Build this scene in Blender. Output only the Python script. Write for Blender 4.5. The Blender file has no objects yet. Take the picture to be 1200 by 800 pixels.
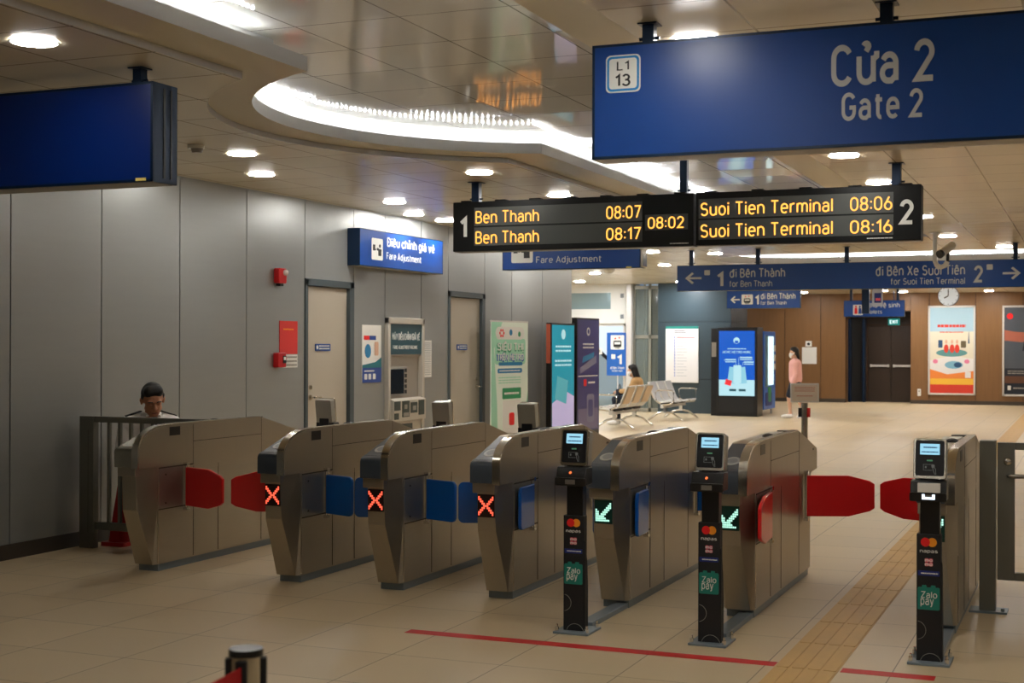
import bpy, bmesh, math, random
from mathutils import Vector, Matrix
random.seed(7)
PI = math.pi
S = bpy.context.scene
C = S.collection

# ------------------------------------------------------------------ materials
def lin(c):
    return tuple((x/12.92 if x <= .04045 else ((x+.055)/1.055)**2.4) for x in c)
def rgb(r, g, b):
    return lin((r/255, g/255, b/255))
MATS = {}
def mat(name, col, rough=.5, metal=0., emit=None, est=0., spec=.5, coat=0., alpha=1., trans=0., ior=1.45):
    m = bpy.data.materials.new(name); m.use_nodes = True
    b = m.node_tree.nodes['Principled BSDF']
    b.inputs['Base Color'].default_value = (*col, 1)
    b.inputs['Roughness'].default_value = rough
    b.inputs['Metallic'].default_value = metal
    b.inputs['Specular IOR Level'].default_value = spec
    b.inputs['Coat Weight'].default_value = coat
    b.inputs['Transmission Weight'].default_value = trans
    b.inputs['IOR'].default_value = ior
    b.inputs['Alpha'].default_value = alpha
    if emit:
        b.inputs['Emission Color'].default_value = (*emit, 1)
        b.inputs['Emission Strength'].default_value = est
    MATS[name] = m
    return m
def nodes(m):
    return m.node_tree.nodes, m.node_tree.links, m.node_tree.nodes['Principled BSDF']
def vary(m, scale=(1, 1, 1), amt=.12, detail=4, rough=.06, nscale=3.):
    """object-space noise that varies colour value and roughness a little (wear, brushing)"""
    n, l, b = nodes(m)
    tc = n.new('ShaderNodeTexCoord'); mp = n.new('ShaderNodeMapping'); mp.inputs['Scale'].default_value = scale
    nz = n.new('ShaderNodeTexNoise'); nz.inputs['Scale'].default_value = nscale; nz.inputs['Detail'].default_value = detail
    l.new(tc.outputs['Object'], mp.inputs['Vector']); l.new(mp.outputs['Vector'], nz.inputs['Vector'])
    r = n.new('ShaderNodeMapRange'); r.inputs['To Min'].default_value = 1-amt; r.inputs['To Max'].default_value = 1+amt
    l.new(nz.outputs['Fac'], r.inputs['Value'])
    hs = n.new('ShaderNodeHueSaturation'); hs.inputs['Color'].default_value = b.inputs['Base Color'].default_value
    l.new(r.outputs['Result'], hs.inputs['Value']); l.new(hs.outputs['Color'], b.inputs['Base Color'])
    r0 = b.inputs['Roughness'].default_value
    r2 = n.new('ShaderNodeMapRange'); r2.inputs['To Min'].default_value = max(.02, r0-rough); r2.inputs['To Max'].default_value = r0+rough
    l.new(nz.outputs['Fac'], r2.inputs['Value']); l.new(r2.outputs['Result'], b.inputs['Roughness'])
    return m
def tiled(name, col, seam, sx, sy, ox, oy, rough, w=.004, amt=.05, spec=.5, bump=.0, wear=0., tilt=0.):
    """flat square tiling in world X/Y with thin joints; each tile has a slightly different shade"""
    m = mat(name, col, rough, spec=spec)
    n, l, b = nodes(m)
    g = n.new('ShaderNodeNewGeometry')
    sp = n.new('ShaderNodeSeparateXYZ'); l.new(g.outputs['Position'], sp.inputs[0])
    def M(op, a, b_=None, c=None):
        q = n.new('ShaderNodeMath'); q.operation = op
        for i, v in enumerate((a, b_, c)):
            if v is None: continue
            if hasattr(v, 'links'): l.new(v, q.inputs[i])
            else: q.inputs[i].default_value = v
        return q.outputs[0]
    ux = M('DIVIDE', M('SUBTRACT', sp.outputs['X'], ox), sx); uy = M('DIVIDE', M('SUBTRACT', sp.outputs['Y'], oy), sy)
    fx = M('FRACT', ux); fy = M('FRACT', uy)
    ex = M('MULTIPLY', M('MINIMUM', fx, M('SUBTRACT', 1., fx)), sx); ey = M('MULTIPLY', M('MINIMUM', fy, M('SUBTRACT', 1., fy)), sy)
    joint = M('LESS_THAN', M('MINIMUM', ex, ey), w)
    cb = n.new('ShaderNodeCombineXYZ'); l.new(M('FLOOR', ux), cb.inputs[0]); l.new(M('FLOOR', uy), cb.inputs[1])
    wn = n.new('ShaderNodeTexWhiteNoise'); l.new(cb.outputs[0], wn.inputs['Vector'])
    nz = n.new('ShaderNodeTexNoise'); nz.inputs['Scale'].default_value = 1.3; nz.inputs['Detail'].default_value = 6
    l.new(g.outputs['Position'], nz.inputs['Vector'])
    val = M('ADD', M('MULTIPLY', M('SUBTRACT', wn.outputs['Value'], .5), amt*2), M('ADD', 1., M('MULTIPLY', M('SUBTRACT', nz.outputs['Fac'], .5), wear)))
    hs = n.new('ShaderNodeHueSaturation'); hs.inputs['Color'].default_value = (*col, 1); l.new(val, hs.inputs['Value'])
    mx = n.new('ShaderNodeMixRGB'); l.new(joint, mx.inputs[0]); l.new(hs.outputs[0], mx.inputs[1]); mx.inputs[2].default_value = (*seam, 1)
    l.new(mx.outputs[0], b.inputs['Base Color'])
    if bump:
        bp = n.new('ShaderNodeBump'); bp.inputs['Strength'].default_value = bump; bp.inputs['Distance'].default_value = .004
        l.new(M('SUBTRACT', 1., joint), bp.inputs['Height']); l.new(bp.outputs[0], b.inputs['Normal'])
    if tilt:
        vm_ = n.new('ShaderNodeVectorMath'); vm_.operation = 'SUBTRACT'; l.new(wn.outputs['Color'], vm_.inputs[0]); vm_.inputs[1].default_value = (.5, .5, .5)
        vs_ = n.new('ShaderNodeVectorMath'); vs_.operation = 'SCALE'; l.new(vm_.outputs[0], vs_.inputs[0]); vs_.inputs['Scale'].default_value = tilt
        va_ = n.new('ShaderNodeVectorMath'); va_.operation = 'ADD'; l.new(vs_.outputs[0], va_.inputs[0]); l.new(g.outputs['Normal'], va_.inputs[1])
        vn_ = n.new('ShaderNodeVectorMath'); vn_.operation = 'NORMALIZE'; l.new(va_.outputs[0], vn_.inputs[0]); l.new(vn_.outputs[0], b.inputs['Normal'])
    rr = M('ADD', rough, M('MULTIPLY', M('SUBTRACT', nz.outputs['Fac'], .5), .15)); l.new(rr, b.inputs['Roughness'])
    return m
def glow(name, col, st):
    return mat(name, (0, 0, 0), .5, emit=col, est=st)

floor_m = tiled('floor_stone', rgb(196, 176, 142), rgb(118, 102, 80), .59, .59, -2.045, 6.24, .40, .0028, .035, wear=.18)
band_m = mat('ceiling_band', rgb(222, 211, 186), .3)
ceil_m = tiled('ceiling_panel', rgb(224, 213, 188), rgb(150, 139, 118), .57, .6, -1.40, .25, .24, .006, .02, spec=.6, tilt=.012)
coffer_m = tiled('coffer_panel', rgb(246, 243, 236), rgb(150, 146, 138), .6, .6, -3.2, 6.24, .075, .005, .03, spec=.8, tilt=.035)
white_m = mat('white_paint', rgb(226, 226, 222), .45)
lip_m = mat('cove_paint', rgb(186, 184, 180), .45)
wall_m = vary(mat('wall_metal_panel', rgb(156, 158, 156), .38, .55), (.6, .6, 6), .04, 3, .04)
wallseam_m = mat('wall_seam', rgb(70, 72, 70), .6)
wood_m = vary(mat('wood_panel', rgb(124, 89, 54), .42), (6, 6, .5), .14, 5, .05)
woodseam_m = mat('wood_seam', rgb(60, 38, 22), .6)
base_m = mat('baseboard_dark', rgb(62, 54, 46), .5)
darkwall_m = mat('dark_plaster', rgb(52, 50, 48), .7)
column_m = vary(mat('column_slate', rgb(47, 60, 66), .36), (1, 1, 1), .05)
door_m = mat('door_paint', rgb(176, 166, 150), .45)
frame_m = mat('door_frame_grey', rgb(76, 86, 90), .4, .3)
browndoor_m = vary(mat('door_dark_brown', rgb(52, 38, 28), .45), (5, 5, .5), .1)
steel_m = vary(mat('brushed_steel', rgb(172, 164, 150), .33, .88), (40, 1.2, 40), .05, 3, .05)
steelv_m = vary(mat('brushed_steel_front', rgb(174, 165, 150), .32, .88), (3, 40, 1), .05, 3, .05)
bright_m = mat('bright_steel', rgb(205, 200, 190), .2, 1.)
chrome_m = mat('chrome', rgb(225, 225, 225), .12, 1.)
fence_m = mat('painted_steel_grey', rgb(122, 122, 114), .42, .6)
plinth_m = mat('plinth_grey', rgb(124, 136, 144), .4, .25)
seam_m = mat('dark_seam', rgb(60, 52, 44), .6)
nose_m = mat('nose_plastic', rgb(58, 66, 76), .35)
nosegrey_m = mat('nose_grey', rgb(150, 148, 138), .32, .8)
black_m = mat('black_plastic', rgb(18, 18, 20), .3)
blackm_m = mat('black_matte', rgb(22, 22, 24), .6)
rubber_m = mat('rubber', rgb(30, 30, 30), .8)
red_m = mat('flap_red', rgb(226, 24, 32), .3, coat=.4)
blue_m = mat('flap_blue', rgb(0, 88, 178), .32, coat=.3)
tape_m = vary(mat('red_tape', rgb(196, 24, 26), .5), (1, 1, 1), .1, 5, .05, 20)
belt_m = mat('belt_red', rgb(178, 20, 22), .7)
tact_m = vary(mat('tactile_yellow', rgb(196, 158, 98), .55), (2, 1, 1), .16, 6, .05, 5)
signblue_m = mat('sign_blue', rgb(0, 62, 140), .34, spec=.5)
signshade_m = mat('sign_shade_blue', rgb(0, 34, 104), .3, spec=.5)  # darker copy of the sign blue; weak light put into its colour
signnavy_m = mat('sign_frame_navy', rgb(14, 36, 62), .3, .4)
signwhite_m = mat('sign_white', rgb(222, 222, 216), .45)
signcyan_m = mat('sign_cyan', rgb(20, 130, 200), .45)
signblack_m = mat('sign_black', rgb(22, 24, 26), .5)
signgrey_m = mat('sign_underside', rgb(150, 146, 138), .4)
led_m = glow('led_amber', (1., .36, .055), 1.0)
ledcase_m = mat('led_case_black', rgb(8, 9, 10), .5, spec=.3)
ledrow_m = mat('led_window', rgb(72, 75, 73), .3)
ledred_m = glow('led_red', (1., .10, .05), .9)
ledgrn_m = glow('led_green', (.5, 1., .78), .55)
ledpanel_m = mat('led_panel', rgb(30, 12, 12), .3)
ledpanelg_m = mat('led_panel_green', rgb(6, 52, 44), .3)
lcd_m = glow('lcd_glow', (.36, .74, .95), .42)
lcdtxt_m = mat('lcd_text', rgb(30, 60, 110), .5)
lampdisc_m = glow('lamp_diffuser', (1., .965, .905), 36.)
lampmid_m = glow('lamp_diffuser_mid', (1., .975, .925), 70.)
lampdim_m = glow('lamp_diffuser_dim', (1., .965, .905), 22.)
lampfar_m = glow('lamp_diffuser_bright', (1., .965, .92), 105.)
lampent_m = glow('lamp_diffuser_entrance', (.92, .96, 1.), 250.)
strip_m = glow('cove_led', (.84, .92, 1.), 46.)
skin_m = mat('skin', rgb(186, 126, 92), .5)
skinl_m = mat('skin_light', rgb(208, 164, 138), .5)
hair_m = mat('hair_black', rgb(18, 16, 16), .45)
shirt_m = mat('shirt_white', rgb(236, 232, 230), .8)
navy_m = mat('cloth_navy', rgb(26, 32, 46), .85)
pink_m = mat('jacket_pink', rgb(232, 176, 168), .85)
tan_m = mat('jacket_tan', rgb(178, 140, 92), .85)
mask_m = mat('mask_white', rgb(232, 232, 232), .8)
shoe_m = mat('shoe_white', rgb(228, 226, 224), .6)
seat_m = mat('seat_beige', rgb(206, 180, 146), .4, .3)
seatmetal_m = mat('seat_silver', rgb(208, 205, 200), .38, .3)
teal_m = mat('teal', rgb(24, 122, 108), .45)
orange_m = mat('orange', rgb(240, 150, 30), .5)
mcred_m = mat('logo_red', rgb(226, 20, 24), .5)
momo_m = mat('logo_pink', rgb(228, 92, 110), .5)
paper_m = mat('paper_white', rgb(224, 222, 216), .7)
bright_green_m = mat('mint', rgb(160, 214, 186), .5)
green_m = mat('green', rgb(40, 140, 90), .5)
darkteal_m = mat('machine_teal', rgb(28, 70, 82), .4)
glass_m = mat('clear_glass', (1, 1, 1), .02, trans=1., ior=1.02, spec=.3)
sky_m = None

# ------------------------------------------------------------------ mesh builder
class MB:
    def __init__(s): s.b = bmesh.new()
    def _m(s, vs, m):
        if m:
            fs = set(f for v in vs for f in v.link_faces)
            for f in fs: f.material_index = m
    def box(s, x0, x1, y0, y1, z0, z1, m=0):
        r = bmesh.ops.create_cube(s.b, size=1)
        for v in r['verts']:
            v.co = Vector(((x0+x1)/2+v.co.x*(x1-x0), (y0+y1)/2+v.co.y*(y1-y0), (z0+z1)/2+v.co.z*(z1-z0)))
        s._m(r['verts'], m); return r['verts']
    def prism(s, poly, ax, a, b, m=0):
        def P(p, t):
            return {'x': (t, p[0], p[1]), 'y': (p[0], t, p[1]), 'z': (p[0], p[1], t)}[ax]
        A = [s.b.verts.new(P(p, a)) for p in poly]; B = [s.b.verts.new(P(p, b)) for p in poly]
        n = len(poly); fs = [s.b.faces.new(A), s.b.faces.new(B[::-1])]
        for i in range(n): fs.append(s.b.faces.new((A[i], B[i], B[(i+1) % n], A[(i+1) % n])))
        bmesh.ops.recalc_face_normals(s.b, faces=fs)
        for f in fs: f.material_index = m
        return A+B
    def rrect(s, u0, u1, v0, v1, r, ax, a, b, m=0, seg=5):
        r = min(r, (u1-u0)/2-1e-5, (v1-v0)/2-1e-5); p = []
        for cx, cy, t0 in ((u1-r, v1-r, 0), (u0+r, v1-r, PI/2), (u0+r, v0+r, PI), (u1-r, v0+r, 1.5*PI)):
            for k in range(seg+1):
                t = t0+PI/2*k/seg; p.append((cx+r*math.cos(t), cy+r*math.sin(t)))
        return s.prism(p, ax, a, b, m)
    def disc(s, u, v, r, ax, a, b, m=0, seg=24, rv=None):
        rv = rv or r
        return s.prism([(u+r*math.cos(2*PI*k/seg), v+rv*math.sin(2*PI*k/seg)) for k in range(seg)], ax, a, b, m)
    def cyl(s, p0, p1, r, seg=14, r2=None, m=0):
        p0, p1 = Vector(p0), Vector(p1); d = p1-p0
        M = Matrix.Translation((p0+p1)/2) @ d.to_track_quat('Z', 'Y').to_matrix().to_4x4()
        q = bmesh.ops.create_cone(s.b, cap_ends=True, segments=seg, radius1=r, radius2=r if r2 is None else r2, depth=d.length, matrix=M)
        s._m(q['verts'], m); return q['verts']
    def sph(s, c, r, m=0, seg=16):
        r = (r, r, r) if not hasattr(r, '__len__') else r
        q = bmesh.ops.create_uvsphere(s.b, u_segments=seg, v_segments=max(8, seg*2//3), radius=1)
        for v in q['verts']: v.co = Vector((c[0]+v.co.x*r[0], c[1]+v.co.y*r[1], c[2]+v.co.z*r[2]))
        s._m(q['verts'], m); return q['verts']
    def tube(s, pts, r, seg=10, m=0):
        pts = [Vector(p) for p in pts]; rings = []
        for i, p in enumerate(pts):
            d = (pts[min(i+1, len(pts)-1)]-pts[max(i-1, 0)]).normalized()
            q = d.to_track_quat('Z', 'Y')
            rings.append([s.b.verts.new(p+q @ Vector((r*math.cos(2*PI*k/seg), r*math.sin(2*PI*k/seg), 0))) for k in range(seg)])
        fs = [s.b.faces.new(rings[0][::-1]), s.b.faces.new(rings[-1])]
        for a, b in zip(rings, rings[1:]):
            for k in range(seg): fs.append(s.b.faces.new((a[k], a[(k+1) % seg], b[(k+1) % seg], b[k])))
        for f in fs: f.material_index = m
        bmesh.ops.recalc_face_normals(s.b, faces=fs)
    def strip(s, pts, z0, z1, thick_dir=None, m=0, closed=True):
        """a vertical wall along a plan polyline"""
        n = len(pts)
        A = [s.b.verts.new((p[0], p[1], z0)) for p in pts]; B = [s.b.verts.new((p[0], p[1], z1)) for p in pts]
        for i in range(n if closed else n-1):
            j = (i+1) % n
            f = s.b.faces.new((A[i], A[j], B[j], B[i])); f.material_index = m
    def rotate(s, vs, ang, axis, cent):
        bmesh.ops.rotate(s.b, verts=list(vs), cent=cent, matrix=Matrix.Rotation(ang, 3, axis))
    def build(s, name, mats, parent=None, bevel=0., smooth=None, seg=2):
        me = bpy.data.meshes.new(name); s.b.to_mesh(me); s.b.free()
        for m in (mats if isinstance(mats, (list, tuple)) else [mats]): me.materials.append(m)
        o = bpy.data.objects.new(name, me); C.objects.link(o)
        if parent is not None: o.parent = parent
        if bevel:
            md = o.modifiers.new('edge', 'BEVEL'); md.width = bevel; md.segments = seg; md.limit_method = 'ANGLE'; md.angle_limit = math.radians(38)
        if smooth is not None or bevel:
            for p in me.polygons: p.use_smooth = True
            me.set_sharp_from_angle(angle=math.radians(smooth if smooth else 38))
        return o
def tag(o, label=None, cat=None, group=None, kind=None):
    if label: o['label'] = label
    if cat: o['category'] = cat
    if group: o['group'] = group
    if kind: o['kind'] = kind
    return o
def thing(name, label, cat, loc=(0, 0, 0), rz=0., group=None):
    o = bpy.data.objects.new(name, None); C.objects.link(o)
    o.location = loc; o.rotation_euler = (0, 0, rz); o.empty_display_size = .1
    return tag(o, label, cat, group)
def struct(o, label=None, cat=None):
    return tag(o, label, cat, kind='structure')
def copy_tree(root, loc, rz, label, group=None):
    r = root.copy(); C.objects.link(r); r.location = loc; r.rotation_euler = (0, 0, rz); r['label'] = label
    if group: r['group'] = group
    for ch in list(root.children):
        c = ch.copy(); C.objects.link(c); c.parent = r
        for g in list(ch.children):
            d = g.copy(); C.objects.link(d); d.parent = c
    return r

# lettering: an own stroke alphabet (upright grotesque like the signs'), each item (text, x0, x1, z0, z1[, weight])
# is fitted to its box on the local plane y, facing -Y
import unicodedata
def _a(cx, cy, rx, ry, a0, a1, n=12):
    return [(cx+rx*math.cos(math.radians(a0+(a1-a0)*k/n)), cy+ry*math.sin(math.radians(a0+(a1-a0)*k/n))) for k in range(n+1)]
def _rr(x0, x1, y0, y1, r, s=1.25):
    ry = min(r*s, (y1-y0)/2); p = []
    for cx, cy, a0 in ((x1-r, y1-ry, 0), (x0+r, y1-ry, 90), (x0+r, y0+ry, 180), (x1-r, y0+ry, 270)): p += _a(cx, cy, r, ry, a0, a0+90, 6)
    return p+[p[0]]
_ST = lambda x, y0=0., y1=1.: [(x, y0), (x, y1)]
_G = {
 '0': (.52, [_rr(0, .52, 0, 1, .26)]), '1': (.26, [[(0, .76), (.25, .98), (.25, 0)]]),
 '2': (.54, [_a(.26, .735, .25, .265, 172, -28)+[(.02, 0), (.54, 0)]]),
 '3': (.52, [_a(.25, .76, .23, .24, 160, -90)+[(.18, .52)], [(.18, .52), (.25, .52)]+_a(.25, .265, .265, .265, 78, -160)]),
 '5': (.52, [[(.48, 1), (.08, 1), (.05, .52)]+_a(.25, .32, .27, .32, 125, -150)]),
 '6': (.52, [_rr(0, .52, 0, .60, .26), [(.03, .40), (.34, 1)]]), '7': (.52, [[(0, 1), (.52, 1), (.17, 0)]]),
 '8': (.52, [_rr(.03, .49, .53, 1, .22), _rr(0, .52, 0, .53, .25)]),
 ':': (.06, [[(.03, .08), (.03, .21)], [(.03, .58), (.03, .71)]]),
 'A': (.62, [[(0, 0), (.31, 1), (.62, 0)], [(.11, .32), (.51, .32)]]),
 'B': (.54, [_ST(0), [(0, 1), (.27, 1)]+_a(.27, .765, .22, .235, 90, -90)+[(0, .53)], [(.2, .53), (.29, .53)]+_a(.29, .265, .25, .265, 90, -90)+[(0, 0)]]),
 'C': (.56, [_a(.28, .71, .28, .29, 25, 180)+_a(.28, .29, .28, .29, 180, 335)]),
 'D': (.56, [_ST(0), [(0, 1), (.22, 1)]+_a(.26, .66, .30, .34, 90, 0)+_a(.26, .34, .30, .34, 0, -90)+[(0, 0)]]),
 'E': (.48, [[(.48, 1), (0, 1), (0, 0), (.48, 0)], [(0, .52), (.42, .52)]]), 'F': (.48, [[(.48, 1), (0, 1), (0, 0)], [(0, .52), (.42, .52)]]),
 'G': (.57, [_a(.28, .71, .28, .29, 25, 180)+_a(.28, .29, .28, .29, 180, 360)+[(.56, .46), (.32, .46)]]),
 'H': (.56, [_ST(0), _ST(.56), [(0, .52), (.56, .52)]]), 'I': (.02, [_ST(.01)]), 'L': (.46, [[(0, 1), (0, 0), (.46, 0)]]),
 'M': (.68, [[(0, 0), (0, 1), (.34, .4), (.68, 1), (.68, 0)]]), 'N': (.58, [[(0, 0), (0, 1), (.58, 0), (.58, 1)]]),
 'O': (.58, [_rr(0, .58, 0, 1, .29)]), 'P': (.52, [_ST(0), [(0, 1), (.27, 1)]+_a(.27, .74, .25, .26, 90, -90)+[(0, .48)]]),
 'R': (.54, [_ST(0), [(0, 1), (.27, 1)]+_a(.27, .75, .24, .25, 90, -90)+[(0, .5)], [(.25, .5), (.54, 0)]]),
 'S': (.53, [_a(.26, .755, .245, .245, 28, 255)+_a(.26, .265, .265, .265, 75, -152)]),
 'T': (.58, [[(0, 1), (.58, 1)], _ST(.29)]), 'U': (.56, [[(0, 1), (0, .28)]+_a(.28, .28, .28, .28, 180, 360)+[(.56, 1)]]),
 'V': (.6, [[(0, 1), (.3, 0), (.6, 1)]]), 'X': (.58, [[(0, 0), (.58, 1)], [(0, 1), (.58, 0)]]), 'Y': (.58, [[(0, 1), (.29, .45), (.58, 1)], [(.29, .45), (.29, 0)]]),
 'J': (.36, [[(.36, 1), (.36, .22)]+_a(.17, .2, .19, .2, 0, -160)]), 'Z': (.54, [[(0, 1), (.54, 1), (0, 0), (.54, 0)]]),
 'a': (.46, [[(.03, .58)]+_a(.23, .48, .22, .24, 140, 0)+[(.45, 0)], [(.45, .42), (.2, .42)]+_a(.2, .21, .2, .21, 90, 270)+[(.3, .0), (.45, .14)]]),
 'c': (.44, [_a(.24, .46, .24, .26, 30, 180)+_a(.24, .26, .24, .26, 180, 330)]), 'd': (.48, [_rr(0, .48, 0, .72, .24), _ST(.48)]),
 'e': (.48, [[(.0, .37), (.48, .37)]+_a(.24, .46, .24, .26, 0, 180)+_a(.24, .26, .24, .26, 180, 318)]),
 'f': (.32, [[(.12, 0), (.12, .8)]+_a(.27, .8, .15, .2, 180, 95), [(0, .72), (.32, .72)]]),
 'g': (.48, [_rr(0, .48, 0, .72, .24), [(.48, .72), (.48, -.06)]+_a(.24, -.06, .24, .2, 0, -150)]),
 'h': (.48, [_ST(0), [(0, .46)]+_a(.24, .46, .24, .26, 165, 0)+[(.48, 0)]]), 'i': (.02, [_ST(.01, 0, .72), _ST(.01, .88, 1.0)]),
 'j': (.12, [[(.12, .72), (.12, -.1), (.05, -.24), (-.06, -.25)], _ST(.12, .88, 1.)]), 'k': (.46, [_ST(0), [(.42, .72), (.0, .28)], [(.16, .43), (.46, 0)]]),
 'l': (.02, [_ST(.01)]), 'm': (.78, [_ST(0, 0, .72), [(0, .46)]+_a(.2, .5, .19, .22, 165, 0)+[(.39, 0)], [(.39, .46)]+_a(.59, .5, .19, .22, 165, 0)+[(.78, 0)]]),
 'n': (.48, [_ST(0, 0, .72), [(0, .46)]+_a(.24, .46, .24, .26, 165, 0)+[(.48, 0)]]), 'o': (.5, [_rr(0, .5, 0, .72, .25)]),
 'p': (.48, [_rr(0, .48, 0, .72, .24), _ST(0, -.26, .72)]), 'r': (.3, [_ST(0, 0, .72), [(0, .42)]+_a(.24, .44, .24, .28, 165, 70)]),
 's': (.42, [_a(.21, .535, .19, .185, 30, 255)+_a(.21, .19, .21, .19, 75, -150)]), 't': (.34, [[(.13, .94), (.13, .2)]+_a(.28, .2, .15, .2, 180, 280), [(0, .72), (.34, .72)]]),
 'u': (.48, [[(0, .72), (0, .26)]+_a(.24, .26, .24, .26, 180, 345), _ST(.48, 0, .72)]), 'v': (.48, [[(0, .72), (.24, 0), (.48, .72)]]),
 'x': (.46, [[(0, 0), (.46, .72)], [(0, .72), (.46, 0)]]), 'y': (.48, [[(0, .72), (.25, .02)], [(.48, .72), (.2, -.15), (.05, -.25)]]), 'z': (.44, [[(0, .72), (.44, .72), (0, 0), (.44, 0)]]),
}
_G['←'] = (.95, [[(.02, .5), (.95, .5)], [(.40, .92), (0, .5), (.40, .08)]]); _G['→'] = (.95, [[(0, .5), (.93, .5)], [(.55, .92), (.95, .5), (.55, .08)]])
_G['đ'] = (.56, _G['d'][1]+[[(.28, .86), (.62, .86)]]); _G['Đ'] = (.56, _G['D'][1]+[[(-.12, .52), (.24, .52)]])
def _strokes(text, wt):
    out = []; pen = 0.; gap = .13+wt
    for ch in text:
        if ch == ' ': pen += .36; continue
        if ch in 'đĐ': base, marks = ch, ''
        else:
            d = unicodedata.normalize('NFD', ch); base, marks = d[0], d[1:]
        w_, st = _G[base]
        if base == 'i' and any(m_ != '\u0323' for m_ in marks): st = st[:1]
        top = 1. if base.isupper() else .72; cx = pen+w_/2; k = .10
        out += [[(x+pen, y) for x, y in p] for p in st]
        for m_ in sorted(marks):
            if m_ == '\u0302': out.append([(cx-.17, top+k+.02), (cx, top+k+.16), (cx+.17, top+k+.02)]); k += .15; cx += .10
            elif m_ == '\u0301': out.append([(cx-.04, top+k+.03), (cx+.09, top+k+.20)])
            elif m_ == '\u0300': out.append([(cx+.04, top+k+.03), (cx-.09, top+k+.20)])
            elif m_ == '\u0309': out.append(_a(cx, top+k+.17, .085, .075, 165, -60, 8)+[(cx, top+k+.03)])
            elif m_ == '\u031b': out.append([(pen+w_, .62), (pen+w_+.11, .70), (pen+w_+.11, .84)])
            elif m_ == '\u0323': out.append([(pen+w_/2, -.24), (pen+w_/2, -.13)])
        pen += w_+gap
    return out
_tc = {}
def text_mesh(t, wt):
    if (t, wt) in _tc: return _tc[(t, wt)]
    vs, fs = [], []; h = wt/2
    for si, p in enumerate(_strokes(t, wt)):
        zs = .0003*(si % 5)
        q = [Vector((x, y, 0)) for x, y in p]; q = [a for i, a in enumerate(q) if i == 0 or (a-q[i-1]).length > 1e-4]
        closed = (q[0]-q[-1]).length < 1e-3; n = len(q); base = len(vs)
        if closed: q = q[:-1]; n -= 1
        for i in range(n):
            pa = q[i-1] if (i > 0 or closed) else None; pb = q[(i+1) % n] if (i < n-1 or closed) else None
            d0 = (q[i]-pa).normalized() if pa is not None else None; d1 = (pb-q[i]).normalized() if pb is not None else None
            d0 = d0 or d1; d1 = d1 or d0
            n0 = Vector((-d0.y, d0.x, 0)); n1 = Vector((-d1.y, d1.x, 0)); m_ = n0+n1
            m_ = m_.normalized() if m_.length > 1e-3 else n0
            k = h/max(.42, m_.dot(n0))
            vs += [q[i]+m_*k+Vector((0, 0, zs)), q[i]-m_*k+Vector((0, 0, zs))]
        for i in range(n if closed else n-1):
            j = (i+1) % n; fs.append((base+2*i, base+2*i+1, base+2*j+1, base+2*j))
    _tc[(t, wt)] = (vs, fs); return vs, fs
def letters(items, y, m, parent, name='lettering', th=.002):
    if len(items) > 1:
        return [letters([it], y, m, parent, name, th) for it in items]
    b = bmesh.new()
    for it in items:
        t, x0, x1, z0, z1 = it[:5]; w = it[5] if len(it) > 5 else .14
        vs, fs = text_mesh(t, w)
        ax0 = min(v.x for v in vs); ax1 = max(v.x for v in vs); ay0 = min(v.y for v in vs); ay1 = max(v.y for v in vs)
        nv = [b.verts.new((x0+(v.x-ax0)/(ax1-ax0)*(x1-x0), y-th-v.z, z0+(v.y-ay0)/(ay1-ay0)*(z1-z0))) for v in vs]
        for f in fs: b.faces.new([nv[i] for i in f])
    r = bmesh.ops.extrude_face_region(b, geom=b.faces[:])
    bmesh.ops.translate(b, verts=[v for v in r['geom'] if isinstance(v, bmesh.types.BMVert)], vec=(0, th, 0))
    bmesh.ops.recalc_face_normals(b, faces=b.faces[:])
    me = bpy.data.meshes.new(name); b.to_mesh(me); b.free(); me.materials.append(m)
    o = bpy.data.objects.new(name, me); C.objects.link(o); o.parent = parent
    return o
def scribble(mbx, x0, x1, z0, z1, y, n, m=0, seed=1):
    """rows of tiny unreadable print"""
    rnd = random.Random(seed); h = (z1-z0)/n
    for i in range(n):
        x = x0; zz = z1-h*(i+.5)
        while x < x1:
            w = min(rnd.uniform(.03, .09)*(x1-x0)*2, x1-x)
            mbx.box(x, x+w*.86, y-.0015, y, zz-h*.22, zz+h*.22, m); x += w

# ------------------------------------------------------------------ camera
f_px, yaw, pitch, roll = 1637.24, math.radians(22.4745), math.radians(.1408), math.radians(.1645)
cy_, sy_ = math.cos(yaw), math.sin(yaw)
F = Vector((-sy_*math.cos(pitch), cy_*math.cos(pitch), math.sin(pitch)))
R = Vector((cy_, sy_, 0)); U = R.cross(F)
cr, sr = math.cos(roll), math.sin(roll)
R, U = cr*R+sr*U, -sr*R+cr*U
cam = bpy.data.cameras.new('camera'); co = bpy.data.objects.new('camera', cam); C.objects.link(co)
M = Matrix((R, U, -F)).transposed().to_4x4(); M.translation = Vector((0, 0, 1.55)); co.matrix_world = M
cam.sensor_width = 36; cam.lens = 36*f_px/1200; cam.clip_start = .05; cam.clip_end = 200
cam.dof.use_dof = True; cam.dof.focus_distance = 9.2; cam.dof.aperture_fstop = 5.0
S.camera = co
S.view_settings.view_transform = 'Standard'; S.view_settings.look = 'None'; S.view_settings.gamma = 1
S.view_settings.use_curve_mapping = False
S.view_settings.exposure = 1.2
S.cycles.max_bounces = 8; S.cycles.diffuse_bounces = 4; S.cycles.glossy_bounces = 4
S.cycles.use_denoising = True
S.cycles.sample_clamp_indirect = 6

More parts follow.
